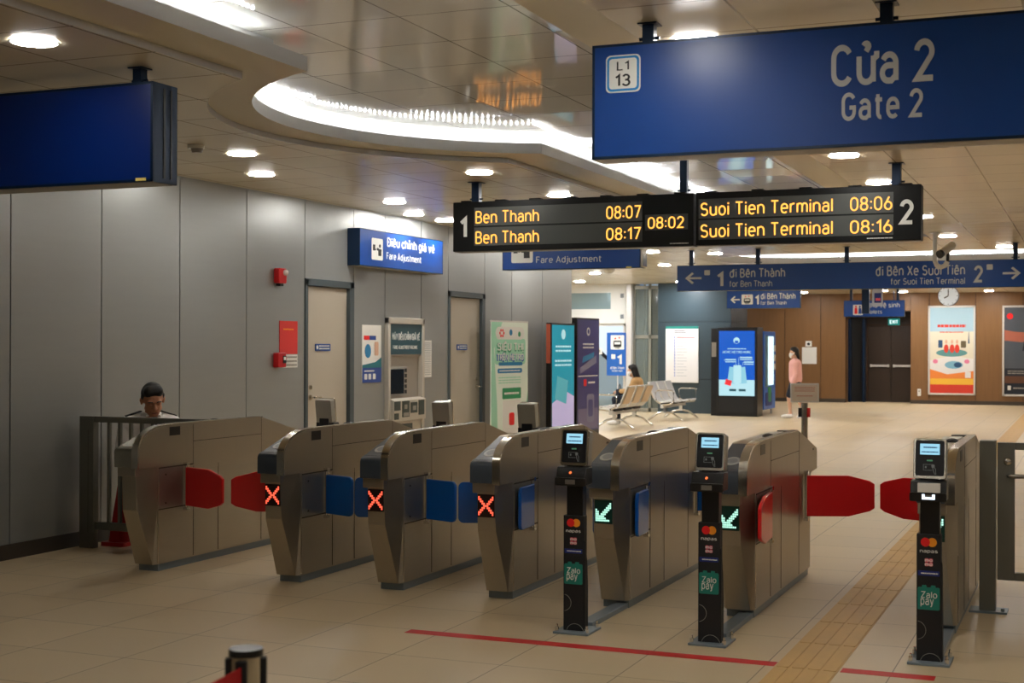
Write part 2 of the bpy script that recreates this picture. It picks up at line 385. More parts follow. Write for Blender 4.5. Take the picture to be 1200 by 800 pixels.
# ------------------------------------------------------------------ world
w = bpy.data.worlds.new('world'); S.world = w; w.use_nodes = True
wn = w.node_tree.nodes; wl = w.node_tree.links
bg = wn['Background']
sk = wn.new('ShaderNodeTexSky'); sk.sky_type = 'NISHITA'; sk.sun_disc = False; sk.sun_elevation = math.radians(35); sk.sun_rotation = math.radians(200); sk.air_density = 1.5; sk.dust_density = 3
wl.new(sk.outputs[0], bg.inputs['Color']); bg.inputs['Strength'].default_value = .14

# ------------------------------------------------------------------ setting
ZC, ZB, ZL, ZR = 2.98, 3.02, 3.10, 3.19      # lower ceiling, band, lip top, raised ceiling
XW = -7.17
def coffer_outline(off, y0, y1, n=44):
    """strip along Y with round bays on both sides, offset outwards by off"""
    xl, xr, cx, cyy, r = -3.90-off, -2.28+off, -3.09, 8.27, 1.92+off*.8
    dl = math.sqrt(r*r-(cx-xl)**2); a0 = math.atan2(dl, xl-cx)
    pts = [(xr, y0-off)]
    b0 = math.atan2(-math.sqrt(r*r-(xr-cx)**2), xr-cx); b1 = -b0
    pts += [(cx+r*math.cos(b0+(b1-b0)*k/n), cyy+r*math.sin(b0+(b1-b0)*k/n)) for k in range(n+1)]
    pts += [(xr, y1+off), (xl, y1+off)]
    a1 = 2*PI-a0
    pts += [(cx+r*math.cos(a0+(a1-a0)*k/n), cyy+r*math.sin(a0+(a1-a0)*k/n)) for k in range(n+1)]
    pts += [(xl, y0-off)]
    return pts
def coffer2_outline(off, n=24):
    x0, x1, y0, y1 = -4.4, 4.0, 21.75-off, 24.55+off; r = (y1-y0)/2; cyy = (y0+y1)/2
    pts = [(x1+off, y0), (x1+off, y1)]
    pts += [(x0+r*math.cos(PI/2+PI*k/n), cyy+r*math.sin(PI/2+PI*k/n)) for k in range(n+1)]
    return pts
def flat_with_holes(name, outer, holes, z, m, flip=True):
    b = bmesh.new(); es = []
    for loop in [outer]+holes:
        vs = [b.verts.new((p[0], p[1], z)) for p in loop]
        es += [b.edges.new((vs[i], vs[(i+1) % len(vs)])) for i in range(len(vs))]
    bmesh.ops.triangle_fill(b, use_beauty=True, use_dissolve=False, edges=es)
    for f in b.faces:
        if (f.normal.z > 0) == flip: f.normal_flip()
    return b
X0, X1, Y0, Y1 = -7.17, 9., -9., 38.9
hall = [(9., -9.), (9., 38.9), (-9.2, 38.9), (-9.2, 31.6), (-16., 31.6), (-16., 19.66), (-7.17, 19.66), (-7.17, -9.)]
c1 = (-3., 18.6)
cofA, cofG, cofK = coffer_outline(0, *c1), coffer_outline(.33, *c1), coffer_outline(.17, *c1)
co2A, co2K = coffer2_outline(0), coffer2_outline(.17)
def merge(target, src):
    me = bpy.data.meshes.new('tmp'); src.to_mesh(me); src.free(); target.from_mesh(me); bpy.data.meshes.remove(me)
cb = MB()
merge(cb.b, flat_with_holes('c', hall, [cofG, co2A], ZC, ceil_m))
nf = len(cb.b.faces)
merge(cb.b, flat_with_holes('c', cofG, [cofA], ZB, lip_m))
merge(cb.b, flat_with_holes('c', cofK, [cofA], ZL, lip_m, flip=False))
merge(cb.b, flat_with_holes('c', co2K, [co2A], ZL, lip_m, flip=False))
cb.b.faces.ensure_lookup_table()
for f in cb.b.faces[nf:]: f.material_index = 1
cb.strip(cofG, ZC, ZB, m=2); cb.strip(cofA, ZB, ZL, m=2); cb.strip(cofK, ZL, ZR, m=2)
cb.strip(co2A, ZC, ZL, m=2); cb.strip(co2K, ZL, ZR, m=2)
nf = len(cb.b.faces)
merge(cb.b, flat_with_holes('c', cofK, [], ZR, coffer_m)); merge(cb.b, flat_with_holes('c', co2K, [], ZR, coffer_m))
cb.b.faces.ensure_lookup_table()
for f in cb.b.faces[nf:]: f.material_index = 3
struct(cb.build('ceiling', [ceil_m, band_m, lip_m, coffer_m]), 'beige metal panel ceiling with raised glossy coffers and glowing coves')

def led_line(outline, inset, pitch, keep):
    b = MB(); n = len(outline); acc = 0
    for i in range(n):
        p, q = Vector(outline[i]), Vector(outline[(i+1) % n]); d = q-p; L = d.length
        if L < 1e-6: continue
        d /= L; t = pitch-acc if acc else 0
        while t < L:
            c = p+d*t
            if keep(c): b.box(c.x-.0055, c.x+.0055, c.y-.0055, c.y+.0055, ZL, ZL+.009)
            t += pitch
        acc = (acc+L) % pitch
    return b
mid1 = coffer_outline(.085, *c1)
def keep1(c): return not (c.x < -3.9 and c.y < 6.75 and c.y > 6.15) and c.y < 18.5
tag(led_line(mid1, 0, .045, keep1).build('cove_light', strip_m), 'row of small white cove lamps around the rounded ceiling coffer above the gates', 'cove light')
tag(led_line(coffer2_outline(.085), 0, .045, lambda c: c.x < 3.9).build('cove_light', strip_m), 'row of white cove lamps around the far coffer above the overhead platform sign', 'cove light')

fb = MB(); fb.box(-16, 9, -9, 40.6, -.12, 0)
struct(fb.build('floor', floor_m), 'beige stone tile floor')
tb = MB(); tb.box(-1.405, -1.105, -1, 37, 0, .002)
for k in range(4):
    x = -1.405+.0375+.075*k
    for j in range(64):
        yy = -1+.594*j
        tb.rrect(x-.030, x+.030, yy+.004, yy+.590, .012, 'z', .0015, .0045, seg=3)
struct(tb.build('floor_tactile_strip', tact_m), 'yellow raised bar tactile paving strip running through the wide gate')

# left wall of metal panels with thin seams, door openings and a machine bay
wb = MB()
seams = [-9, -8.1, -6.1, -4.1, -2.1, -.1, 1.9, 3.9, 5.9, 6.9, 7.90, 8.90, 9.92, 10.94, 11.97, 12.96, 13.67, 14.57, 15.31, 16.41, 17.32, 18.45, 19.66]
g = .006
for a, b_ in zip(seams, seams[1:]):
    z0 = 2.205 if (a in (11.97, 15.31)) else 0
    if a == 13.67:
        wb.box(XW-.03, XW, a+g, b_-g, 1.85, ZC)
        continue
    wb.box(XW-.03, XW, a+g, b_-g if b_ < 19.6 else b_, z0, ZC)
wb.box(XW-.16, XW-.03, -9, 11.97, 0, ZC, 1); wb.box(XW-.16, XW-.03, 12.96, 15.31, 0, ZC, 1); wb.box(XW-.16, XW-.03, 16.41, 19.62, 0, ZC, 1)
wb.box(XW-.16, XW-.03, 11.97, 12.96, 2.205, ZC, 1); wb.box(XW-.16, XW-.03, 15.31, 16.41, 2.205, ZC, 1)
wb.box(-16, XW-.012, 19.62, 19.66, 0, ZC, 0)
struct(wb.build('wall_left', [wall_m, wallseam_m]), 'grey metal panel wall with thin vertical seams')
bb = MB()
for a, b_ in ((-9, 11.97), (12.96, 15.31), (16.41, 19.66)): bb.box(XW, XW+.012, a, b_, 0, .11)
struct(bb.build('baseboard_left', base_m), 'dark baseboard at the foot of the grey wall')

def wall_door(n, ya, yb, plate_y, hinge_far=False):
    """steel door in the left wall: frame, leaf, name plate, lever handle; local x runs along +Y of the hall"""
    W = yb-ya
    root = struct(thing(f'door_{n}', None, None, (XW, ya, 0), PI/2))
    m = MB(); t = .055
    m.box(0, t, -.012, .12, 0, 2.2); m.box(W-t*1.6, W, -.012, .12, 0, 2.2); m.box(0, W, -.012, .12, 2.135, 2.205)
    m.build('door_frame', frame_m, root, .004)
    m = MB(); m.box(t+.004, W-t*1.6-.004, .03, .075, .01, 2.131)
    m.build('door_leaf', door_m, root, .003)
    m = MB(); px = plate_y-ya
    m.rrect(px, px+.3, 1.485, 1.555, .006, 'y', .022, .031)
    pl = m.build('door_plate', signblue_m, root)
    m = MB(); m.disc(px+.035, 1.52, .02, 'y', .0205, .022); scribble(m, px+.07, px+.28, 1.493, 1.548, .022, 2, 0, n)
    m.build('lettering', signwhite_m, pl)
    m = MB(); hx = t+.1 if hinge_far else W-t*1.6-.1; hd = 1 if hinge_far else -1
    m.disc(hx, 1.02, .026, 'y', .02, .031); m.cyl((hx, .028, 1.02), (hx, -.03, 1.02), .009); m.cyl((hx-hd*.01, -.03, 1.02), (hx+hd*.12, -.03, 1.02), .009)
    m.disc(hx, 1.12, .022, 'y', .016, .031)
    m.build('door_handle', bright_m, root, smooth=40)
    m = MB(); m.box(t, W-t*1.6, .09, .1, 0, 2.14); m.build('door_back', darkwall_m, root)
    return root
wall_door(1, 11.97, 12.96, 12.22, True)
wall_door(2, 15.31, 16.41, 15.62)

# back wall: timber panels either side of a niche with the exit doors
wd = MB()
NX0, NX1 = -6.19, -4.47
for a, b_ in ((-9.2, -7.86), (-7.86, -6.87), (-6.87, NX0), (NX1, -3.98), (-3.98, -2.80), (-2.80, -1.62), (-1.62, -.44), (-.44, .74), (.74, 1.92), (1.92, 3.1), (3.1, 4.6), (4.6, 6.1), (6.1, 7.6), (7.6, 9.)):
    wd.box(a+.008, b_-.008, 38.9, 38.93, .0, ZC, 0)
wd.box(-9.2, NX0, 38.93, 39.0, 0, ZC, 1); wd.box(NX1, 9, 38.93, 39.0, 0, ZC, 1)
wd.box(NX0, NX1, 38.9, 39.9, 2.5, ZC, 0)
wd.box(NX0-.04, NX0, 38.93, 39.9, 0, ZC, 0); wd.box(NX1, NX1+.04, 38.93, 39.9, 0, ZC, 0)
struct(wd.build('wall_back', [wood_m, woodseam_m]), 'brown timber panel wall at the far end of the hall')
nb = MB(); nb.box(NX0, NX1, 39.86, 39.92, 0, 2.5)
struct(nb.build('wall_niche', browndoor_m), 'dark brown niche wall around the exit doors')
bk = MB(); bk.box(-9.2, NX0, 38.885, 38.9, 0, .1); bk.box(NX1, 9, 38.885, 38.9, 0, .1)
struct(bk.build('baseboard_back', base_m))
root = struct(thing('door_3', None, None, (-5.10, 39.86, 0)))
m = MB(); m.box(-.66, -.62, -.05, .0, 0, 2.14); m.box(.62, .66, -.05, 0, 0, 2.14); m.box(-.66, .66, -.05, 0, 2.10, 2.16)
m.build('door_frame', woodseam_m, root)
for sx in (-1, 1):
    m = MB(); a, b_ = (-.615, -.005) if sx < 0 else (.005, .615)
    m.box(a, b_, -.035, 0, .01, 2.1); lf = m.build('door_leaf', browndoor_m, root, .004)
    m = MB(); m.box(a+.06, b_-.04, -.10, -.06, .97, 1.03); m.box(a+.05, a+.1, -.07, -.03, .96, 1.04); m.box(b_-.09, b_-.04, -.07, -.03, .96, 1.04)
    m.build('push_bar', seatmetal_m, lf, .004)
m = MB(); m.box(-6.12, -5.80, 39.5, 39.6, 0, 2.3, 0); m.box(-5.80, -5.74, 39.3, 39.62, 0, 2.3, 1); m.box(-6.19, -6.12, 39.3, 39.62, 0, 2.3, 1)  # black sheet stands in for the darkness inside the opening
struct(m.build('trim_1', [blackm_m, signnavy_m]), 'dark blue frame with black sheet standing for the dark opening left of the exit doors')

# unseen right and rear enclosure
m = MB(); m.box(9, 9.1, -9, 39, 0, 3.3); struct(m.build('wall_right', wall_m), 'grey metal panel wall on the far right of the hall')
m = MB(); m.box(-7.3, 9, -9.1, -9, 0, 3.3); struct(m.build('wall_front', wall_m), 'grey panel wall behind the viewpoint')

# glazed entrance on the left, beyond the end of the grey wall
GY = 31.25
m = MB(); m.box(-16, -10.0, GY-.05, GY+.12, 2.06, ZC+.05, 0); m.box(-12.4, -10.40, GY-.058, GY-.05, 2.40, 2.78, 1)
m.box(-10.16, -10.08, GY-.06, GY-.05, 2.66, 2.76, 2); m.box(-10.16, -10.08, GY-.06, GY-.05, 2.17, 2.27, 2)
struct(m.build('wall_entrance', [white_m, mat('strip_window', rgb(150, 172, 178), .1, .3), mat('vent_grey', rgb(120, 126, 130), .5)]), 'white band above the glazed entrance')
root = struct(thing('window_1', None, None, (-12.98, GY, 0)))
m = MB()
for x in (-3., -1.05, .9, 2.9): m.box(x-.03, x+.03, 0, .06, 0, 2.06)
m.box(-3, 2.95, 0, .06, 2.0, 2.06); m.box(-3, 2.95, 0, .06, 0, .08)
m.build('window_frame', seatmetal_m, root)
m = MB(); m.box(-3, 2.95, .025, .035, .08, 2.0); m.build('pane', glass_m, root)
m = MB(); m.box(-10.0, -9.87, GY-.12, GY+.2, 0, ZC); struct(m.build('column_steel', seatmetal_m, None, .01), 'slim bright steel column between entrance glass and lift')
# lift shaft: framed glass
m = MB()
for x in (-9.85, -9.46, -9.22): m.box(x-.03, x+.03, GY, GY+.06, 0, ZC)
for z in (.05, 1.75, 2.9): m.box(-9.85, -9.19, GY, GY+.06, z-.04, z+.04)
ls = thing('glass_lift', 'glass lift shaft with grey metal frame beside the slate column', 'lift', (0, 0, 0))
m.build('frame', mat('lift_frame', rgb(150, 148, 138), .35, .7), ls)
m = MB(); m.box(-9.82, -9.22, GY+.025, GY+.035, .09, 2.86); m.build('pane', mat('lift_glass', rgb(120, 128, 122), .05, alpha=.6), ls)
m = MB(); m.box(-9.84, -9.24, GY+.9, GY+1.0, 0, ZC); m.box(-9.7, -9.66, GY+.3, GY+.34, 0, ZC, 1); m.box(-9.5, -9.3, GY+.6, GY+.9, 0, 1.5, 1)
m.build('lift_car', [mat('lift_back', rgb(110, 114, 110), .5), bright_m], ls)
# slate column
m = MB(); m.box(-9.19, -7.48, 31.0, 32.6, 0, .78); m.box(-9.18, -7.49, 31.01, 32.59, .78, .79); m.box(-9.19, -7.48, 31.0, 32.6, .79, 2.08)
m.box(-9.18, -7.49, 31.01, 32.59, 2.08, 2.09); m.box(-9.19, -7.48, 31.0, 32.6, 2.09, ZC)
struct(m.build('column', column_m, None, .004), 'wide dark slate clad column behind the seats')
# outside the glass: pavement wall and a curved handrail
m = MB(); m.box(-20, -9.9, 38.0, 38.2, 0, 4.5); m.box(-20, -9.8, 31.4, 40, -.12, -.002); m.box(-9.9, -9.8, 31.4, 38.2, 0, 4.5)
struct(m.build('exterior_wall', mat('exterior_daylight_blue', rgb(186, 206, 230), .6)), 'wall outside the glazed entrance, bluish daylight put into its white')  # blue tint puts cool daylight into the wall's colour
m = MB(); m.prism([(-11.6, 0), (-10.35, 0), (-10.35, 1.0), (-10.7, 1.0), (-11.0, 1.15), (-11.6, 1.6)], 'y', 33.2, 33.23)
es = thing('escalator_balustrade', 'curved glass escalator balustrade outside the entrance glass', 'balustrade', (0, 0, 0))
m.build('glass_panel', mat('balustrade_glass', rgb(150, 176, 184), .1, alpha=.55), es)
m = MB(); m.tube([(-11.7, 33.2, 1.75), (-11.25, 33.2, 1.3), (-10.95, 33.2, 1.06), (-10.7, 33.2, .92), (-10.4, 33.2, .86), (-10.2, 33.2, .8), (-10.12, 33.2, .68), (-10.2, 33.2, .58)], .045)
m.build('handrail', blackm_m, es, smooth=50)

# ------------------------------------------------------------------ ticket gates
W = .19                      # cabinet width; local origin: right face (x=0), nose (y=0), floor
XPAT = ["#.......#", "##.....##", ".##...##.", "..##.##..", "...###...", "..##.##..", ".##...##.", "##.....##", "#.......#"]
APAT = ["........#", ".......##", "......###", "#....###.", "##..###..", "##.###...", "#####....", "######...", "########."]
def dots(pattern, x0, x1, z0, z1, y):
    m = MB(); n = len(pattern); px = (x1-x0)/n; pz = (z1-z0)/n
    for j, row in enumerate(pattern):
        for i, c in enumerate(row):
            if c == '#':
                cx, cz = x0+px*(i+.5), z1-pz*(j+.5)
                m.box(cx-px*.4, cx+px*.4, y-.002, y, cz-pz*.4, cz+pz*.4)
    return m
RIM = [(0, .715), (0, .85), (.012, .88), (.035, .91), (.07, .94), (.12, .966), (.18, .984), (.26, .995), (.36, .999), (1.48, .999), (2.125, .845), (2.15, .82), (2.15, .70), (1.93, .69), (1.90, .66), (.2, .66), (.2, .715)]
TOP = [(.03, .66), (.03, .84), (.04, .855), (.46, .982), (1.48, .985), (2.11, .84), (2.135, .815), (2.135, .70), (1.9, .69), (1.9, .66)]
def flap_poly(L, red):
    if red: return [(0, .42), (.62*L, .42), (.93*L, .455), (L, .475), (L, .635), (.93*L, .655), (.62*L, .69), (0, .69)]
    r = .035; p = [(0, .42)]
    p += [(L-r+r*math.sin(t), .42+r-r*math.cos(t)) for t in [PI/2*k/5 for k in range(6)]]
    p += [(L-r+r*math.cos(t), .68-r+r*math.sin(t)) for t in [PI/2*k/5 for k in range(6)]]
    return p+[(0, .68)]
def add_flap(root, side, red, hy, ang):
    """side +1 right, -1 left; hy hinge position along the cabinet; ang measured from the cabinet's outward normal, + towards +Y"""
    L = .45 if red else .272
    m = MB(); vs = m.prism(flap_poly(L, red), 'y', -.011, .011)
    o = m.build('flap', red_m if red else blue_m, root, .005)
    o.location = (.018 if side > 0 else -W-.018, hy, 0)
    o.rotation_euler = (0, 0, ang if side > 0 else PI-ang)
    h = MB(); x = .016 if side > 0 else -W-.016
    h.cyl((x, hy, .40), (x, hy, .71), .011); h.box(x-.016, x+.016, hy-.016, hy+.016, .70, .722); h.box(x-.016, x+.016, hy-.016, hy+.016, .39, .408)
    h.build('hinge_post', chrome_m, root, smooth=40)
def turnstile(x, label, led, right=None, left=None, grey=False):
    """right / left: (red?, 'closed' near pair, 'open' = near folded and far pair shut)"""
    t = thing('turnstile', label, 'ticket gate', (x, 7.65, 0), 0, 'steel ticket gates across the hall')
    # lower cabinet: lofted sections with a leaning front and a chamfered right front corner
    m = MB(); b = m.b; rings = []
    for z, yf, ch in ((.05, .19, .022), (.43, .055, .045), (.715, .045, .055)):
        sec = [(-W+.026, yf), (-ch, yf), (0, .21), (0, 1.90), (-W, 1.90), (-W, yf+.06)]
        rings.append([b.verts.new((px, py, z)) for px, py in sec])
    for a_, c_ in zip(rings, rings[1:]):
        for k in range(6): b.faces.new((a_[k], a_[(k+1) % 6], c_[(k+1) % 6], c_[k]))
    b.faces.new(rings[0][::-1]); b.faces.new(rings[-1]); bmesh.ops.recalc_face_normals(b, faces=b.faces[:])
    for sx in (.0005, -W-.0005):
        for y in (.625, .93, 1.50): m.box(sx-.0012, sx+.0012, y-.002, y+.002, .06, .69, 1)
    m.box(.0005, .004, .212, .222, .06, .425, 2)
    m.build('lower_cabinet', [steel_m, seam_m, bright_m], t)
    m = MB(); m.prism(TOP, 'x', -W, -.044)
    m.build('upper_housing', steel_m, t, .004)
    m = MB(); m.prism(RIM, 'x', -.046, .001)
    for y in (1.50,): m.box(.0005, .0022, y-.002, y+.002, .70, .99, 1)
    m.box(.0005, .0022, .62, 1.5, .863, .867, 1); m.box(.0005, .0022, .618, .622, .70, .985, 1)
    m.build('side_panel', [steelv_m, seam_m], t, .003)
    m = MB(); arc_ = RIM[:10]
    out = [(y-.0025 if z < .96 else y, z+.0025 if z > .86 else z) for y, z in arc_]
    m.prism(out+[(.36, .996), (.36, .990)]+[(y+.006, z-.008) for y, z in arc_[1:-1]][::-1]+[(.006, .715)], 'x', -.0475, .0025)
    m.build('rim_highlight', bright_m, t, .002)  # brighter steel strip stands in for the highlight on the curved rim
    m = MB(); m.prism([(-.004, .722), (-.004, .825), (.004, .843), (.02, .852), (.06, .864), (.06, .722)], 'x', -W-.002, -.047)
    m.build('front_cap', nosegrey_m if grey else nose_m, t, .004)
    # sloping reader top with its oval target
    if grey:
        m = MB(); vs = m.box(-W+.004, -.05, 0, .41, 0, .004); rm_ = Matrix.Translation((0, .045, .8575)) @ Matrix.Rotation(math.atan2(.127, .42), 4, 'X')
        for v in vs: v.co = rm_ @ v.co
        m.build('sheen_plate', bright_m, t)  # bright plate added to give the slope its white reflection
    if not grey:
        sl = math.atan2(.982-.855, .42)
        m = MB(); vs = m.box(-W+.006, -.05, 0, .40, 0, .003, 0); rd_m = Matrix.Translation((0, .045, .8575)) @ Matrix.Rotation(sl, 4, 'X')
        for v in vs: v.co = rd_m @ v.co
        rd = m.build('reader_plate', nose_m, t)
        m = MB(); vs = m.disc(-.118, .115, .045, 'z', .003, .006, 0, 28, .062); vs2 = m.disc(-.118, .115, .03, 'z', .006, .0068, 1, 28, .04)
        for v in vs+vs2: v.co = rd_m @ v.co
        m.build('card_target', [mat_once('target_grey', rgb(176, 178, 174), .4), mat_once('target_mark', rgb(136, 142, 142), .4)], rd)
    # plinth
    m = MB(); m.prism([(-W+.02, .24), (-.012, .24), (-.012, 1.885), (-W+.02, 1.885)], 'z', 0, .05)
    m.build('plinth', plinth_m, t)
    # front indicator
    m = MB(); m.box(-W+.030, -W+.138, .042, .058, .515, .652)
    pn = None if grey else m.build('indicator', ledpanel_m if led == 'x' else ledpanelg_m, t)
    if led == 'x': d = dots(XPAT, -W+.034, -W+.134, .525, .642, .0415).build('led_cross', ledred_m, pn)
    elif led == 'a': d = dots(APAT, -W+.036, -W+.132, .528, .638, .0415).build('led_arrow', ledgrn_m, pn)
    # sensors
    m = MB(); m.box(-.002, .0025, .345, .465, .918, .978); m.build('sensor_window', black_m, t)
    m = MB(); m.box(-.002, .0025, 1.985, 2.035, .835, .85); m.build('rear_sensor', black_m, t)
    m = MB(); m.sph((-.10, 1.02, .985), (.035, .075, .018)); m.build('top_sensor', blackm_m, t, smooth=60)
    m = MB(); m.rrect(-.135, -.07, 1.16, 1.40, .02, 'z', .98, .993); m.build('top_lens', mat_once('lens_white', rgb(214, 210, 200), .35), t)
    m = MB(); m.rrect(-.15, -.05, 1.50, 1.62, .03, 'z', .94, .992); m.build('exit_reader', black_m, t)
    # flap bays on each side
    for side, cfg in ((1, right), (-1, left)):
        if not cfg: continue
        red, state = cfg
        xs = (-.001, .004) if side > 0 else (-W-.004, -W+.001)
        m = MB(); m.box(xs[0], xs[1], .225, .50, .425, .70)
        if state == 'closed':
            for y in (.30,):
                for z in (.46, .655): m.cyl((xs[0]-.002, y, z), (xs[1]+.002, y, z), .007, 10, m=1)
        m.box(xs[0]-.001, xs[1]+.001, .225, .62, .700, .708, 1); m.box(xs[0]-.001, xs[1]+.001, .225, .62, .418, .425, 1)
        m.build('flap_bay', [mat_once('bay_steel', rgb(150, 146, 138), .34, .75), seam_m], t)
        if state == 'closed': add_flap(t, side, red, .52, -math.radians(22))
        else:
            o_ang = -math.radians(86)
            if state == 'open': add_flap(t, side, red, .55 if red else .50, o_ang)
            add_flap(t, side, red, 1.67, math.radians(22))
    return t
def mat_once(n, *a, **k): return MATS[n] if n in MATS else mat(n, *a, **k)
turnstile(-5.86, 'leftmost steel ticket gate, no indicator, red flap on its right side', None, (True, 'closed'), None, True)
turnstile(-4.735, 'second ticket gate from the left, red flap left, blue flap right, red cross lit', 'x', (False, 'closed'), (True, 'closed'))
turnstile(-3.99, 'ticket gate with blue flaps closed on both sides and a red cross lit', 'x', (False, 'closed'), (False, 'closed'))
turnstile(-3.243, 'ticket gate with red cross and folded blue flap, left of the first black validator', 'x', (False, 'open'), (False, 'closed'))
turnstile(-2.50, 'ticket gate with green arrow and folded blue flap, between the first two black validators', 'a', (False, 'open'), (False, 'open'))
turnstile(-1.755, 'ticket gate with green arrow and folded red flap beside the tactile paving lane', 'a', (True, 'open'), (False, 'open'))
turnstile(-.655, 'rightmost ticket gate, behind the third black validator and beside the steel swing gate', 'a', None, (True, 'far'))

# ------------------------------------------------------------------ card validators on posts
def validator(name, label, loc, rz, group):
    """local front faces -Y, origin on the floor under the post's front face centre"""
    v = thing(name, label, 'card validator', loc, rz, group)
    m = MB(); m.rrect(-.062, .054, 0, .632, .004, 'y', 0, .055)
    m.build('post', blackm_m, v, .004)
    m = MB(); m.prism([(.004, .0), (.004, .50), (.03, .45), (.05, .36), (.06, .25), (.06, 0.0)][::-1], 'x', .046, .060); m.build('side_cover', blackm_m, v, .003)
    m = MB(); m.box(-.046, .046, .006, .07, .60, .93); m.build('neck', black_m, v, .004)
    m = MB(); m.box(-.10, .10, -.06, .16, 0, .012); m.build('base_plate', plinth_m, v, .002)
    m = MB()
    for x in (-.085, .085):
        for y in (-.035, .13): m.cyl((x, y, .01), (x, y, .034), .011, 6); m.cyl((x, y, .03), (x, y, .05), .006, 8)
    m.build('anchor_bolt', chrome_m, v)
    m = MB(); m.box(-.03, .05, .16, .80, 0, .03); m.build('cable_duct', plinth_m, v, .003)
    # decals on the post face
    m = MB(); m.disc(-.020, .592, .022, 'y', -.002, 0, 0); m.disc(.012, .592, .022, 'y', -.0015, 0, 1); m.build('card_logo', [mcred_m, orange_m], v)
    m = MB(); m.box(-.054, .046, -.0015, 0, .428, .452); m.build('blue_label', mat_once('decal_blue', rgb(18, 40, 120), .5), v)
    m = MB()
    for i in (0, 1):
        for j in (0, 1): m.rrect(-.023+.02*i, -.005+.02*i, .475+.02*j, .493+.02*j, .005, 'y', -.002, 0)
    m.build('wallet_logo', momo_m, v)
    m = MB(); m.rrect(-.056, .048, .262, .372, .008, 'y', -.002, 0)
    for x in (-.036, .006): m.rrect(x, x+.022, .368, .382, .004, 'y', -.0015, 0)
    m.build('pay_logo', teal_m, v)
    for (cx, cz, rr_, a0, a1) in ((-.062, .16, .045, -80, 80), (.006, .0, .05, 15, 165)):
        m = MB(); m.tube([(cx+rr_*math.cos(math.radians(a0+(a1-a0)*k/14)), -.0005, cz+rr_*math.sin(math.radians(a0+(a1-a0)*k/14))) for k in range(15)], .0012, 6); m.build('ring_print', signgrey_m, v)
    letters([('napas', -.046, .038, .538, .554, 0.14), ('mo', -.022, .014, .497, .509, 0.17), ('mo', -.022, .014, .477, .489, 0.17), ('Zalo', -.042, .036, .320, .352, 0.125), ('pay', -.042, .02, .276, .318, 0.125)], -.002, signwhite_m, v)
    m = MB(); scribble(m, -.04, .04, .434, .446, -.0015, 1, 0, 3); m.build('small_print', signwhite_m, v)
    # head: tilted screen housing with silver bezel
    T = Matrix.Translation((0, -.01, .905)) @ Matrix.Rotation(math.radians(-9), 4, 'X')
    def tilt(o):
        o.matrix_local = T; return o
    m = MB(); m.rrect(-.076, .076, -.002, .192, .014, 'y', 0, .075); tilt(m.build('head', mat_once('head_grey', rgb(168, 166, 158), .38, .45), v, .004))
    m = MB(); m.rrect(-.077, .077, -.004, .194, .014, 'y', -.006, .012); tilt(m.build('bezel', bright_m, v, .002))
    m = MB(); m.rrect(-.068, .068, .012, .185, .010, 'y', -.009, -.004)
    sc = tilt(m.build('face_panel', black_m, v))
    m = MB(); m.box(-.046, .046, -.0105, -.0085, .115, .168); m.build('screen', lcd_m, sc)
    m = MB(); scribble(m, -.03, .034, .143, .158, -.0105, 1, 0, 5); scribble(m, -.038, .04, .122, .134, -.0105, 1, 0, 8); m.build('screen_print', lcdtxt_m, sc)
    m = MB(); m.rrect(-.014, .014, .083, .09, .003, 'y', -.0105, -.0085); m.build('status_lamp', mat_once('lamp_green', rgb(120, 200, 160), .4), sc)
    m = MB()
    for a, b_, c_, d in ((-.03, .012, .066, .068), (-.03, .012, .038, .040), (-.03, -.028, .038, .068), (.01, .012, .05, .068)): m.box(a, b_, -.0098, -.0085, c_, d)
    m.box(-.022, -.014, -.0098, -.0085, .049, .059); m.disc(.016, .06, .008, 'y', -.0098, -.0085)
    m.tube([(.014, -.009, .055), (.018, -.009, .035), (.026, -.009, .018)], .0015, 6); m.tube([(.02, -.009, .056), (.028, -.009, .045), (.03, -.009, .018)], .0015, 6)
    m.build('tap_symbol', mat_once('symbol_grey', rgb(140, 144, 146), .5), sc)
    # ticket slot unit below the head
    m = MB(); m.prism([(-.055, .80), (-.055, .835), (-.03, .895), (.06, .895), (.06, .80)], 'x', -.088, .082)
    sl = m.build('scanner_box', black_m, v, .005)
    m = MB(); m.rrect(-.09, .084, .796, .84, .008, 'y', -.062, -.050); m.build('scanner_lip', mat_once('lip_black', rgb(40, 38, 36), .3, .4), sl, .003)
    m = MB(); m.box(-.03, .025, -.064, -.061, .806, .83)
    m.build('scanner_window', mat_once('scan_grey', rgb(110, 104, 96), .3), sl)
    m = MB(); m.cyl((-.005, -.045, .868), (-.005, -.056, .866), .006, 10); m.build('scanner_lamp', mat_once('scan_lamp', rgb(220, 70, 30), .4, emit=(1, .2, .05), est=.6), sl)
    return v
g_ = 'black card validators before the gates'
v1 = validator('card_validator', 'black card validator post before the gate with folded blue flap and green arrow', (-2.567, 7.09, 0), 0, g_)
copy_tree(v1, (-1.82, 7.09, 0), 0, 'middle black card validator post, left of the folded red flap')
v3 = copy_tree(v1, (-.722, 7.09, 0), 0, 'rightmost black card validator post with a lit white scanner and paper slip')
for ch in v3.children:
    if ch.name.startswith('scanner_box'):
        m = MB(); m.box(-.05, .055, -.072, -.048, .842, .886); m.build('paper_slip', paper_m, ch)
        m = MB(); m.box(-.03, .03, -.067, -.063, .808, .818); m.box(-.03, -.018, -.067, -.063, .818, .832); m.box(.018, .03, -.067, -.063, .818, .832)
        m.build('scan_light', glow('scan_white', (.7, .85, 1), 1.2), ch)
g_ = 'validators seen from behind beyond the gates'
copy_tree(v1, (-5.955, 10.33, 0), PI, 'grey validator back rising behind the second gate, before the first wall door', g_)
copy_tree(v1, (-4.865, 10.33, 0), PI, 'grey validator back rising behind the third gate, before the second wall door', g_)
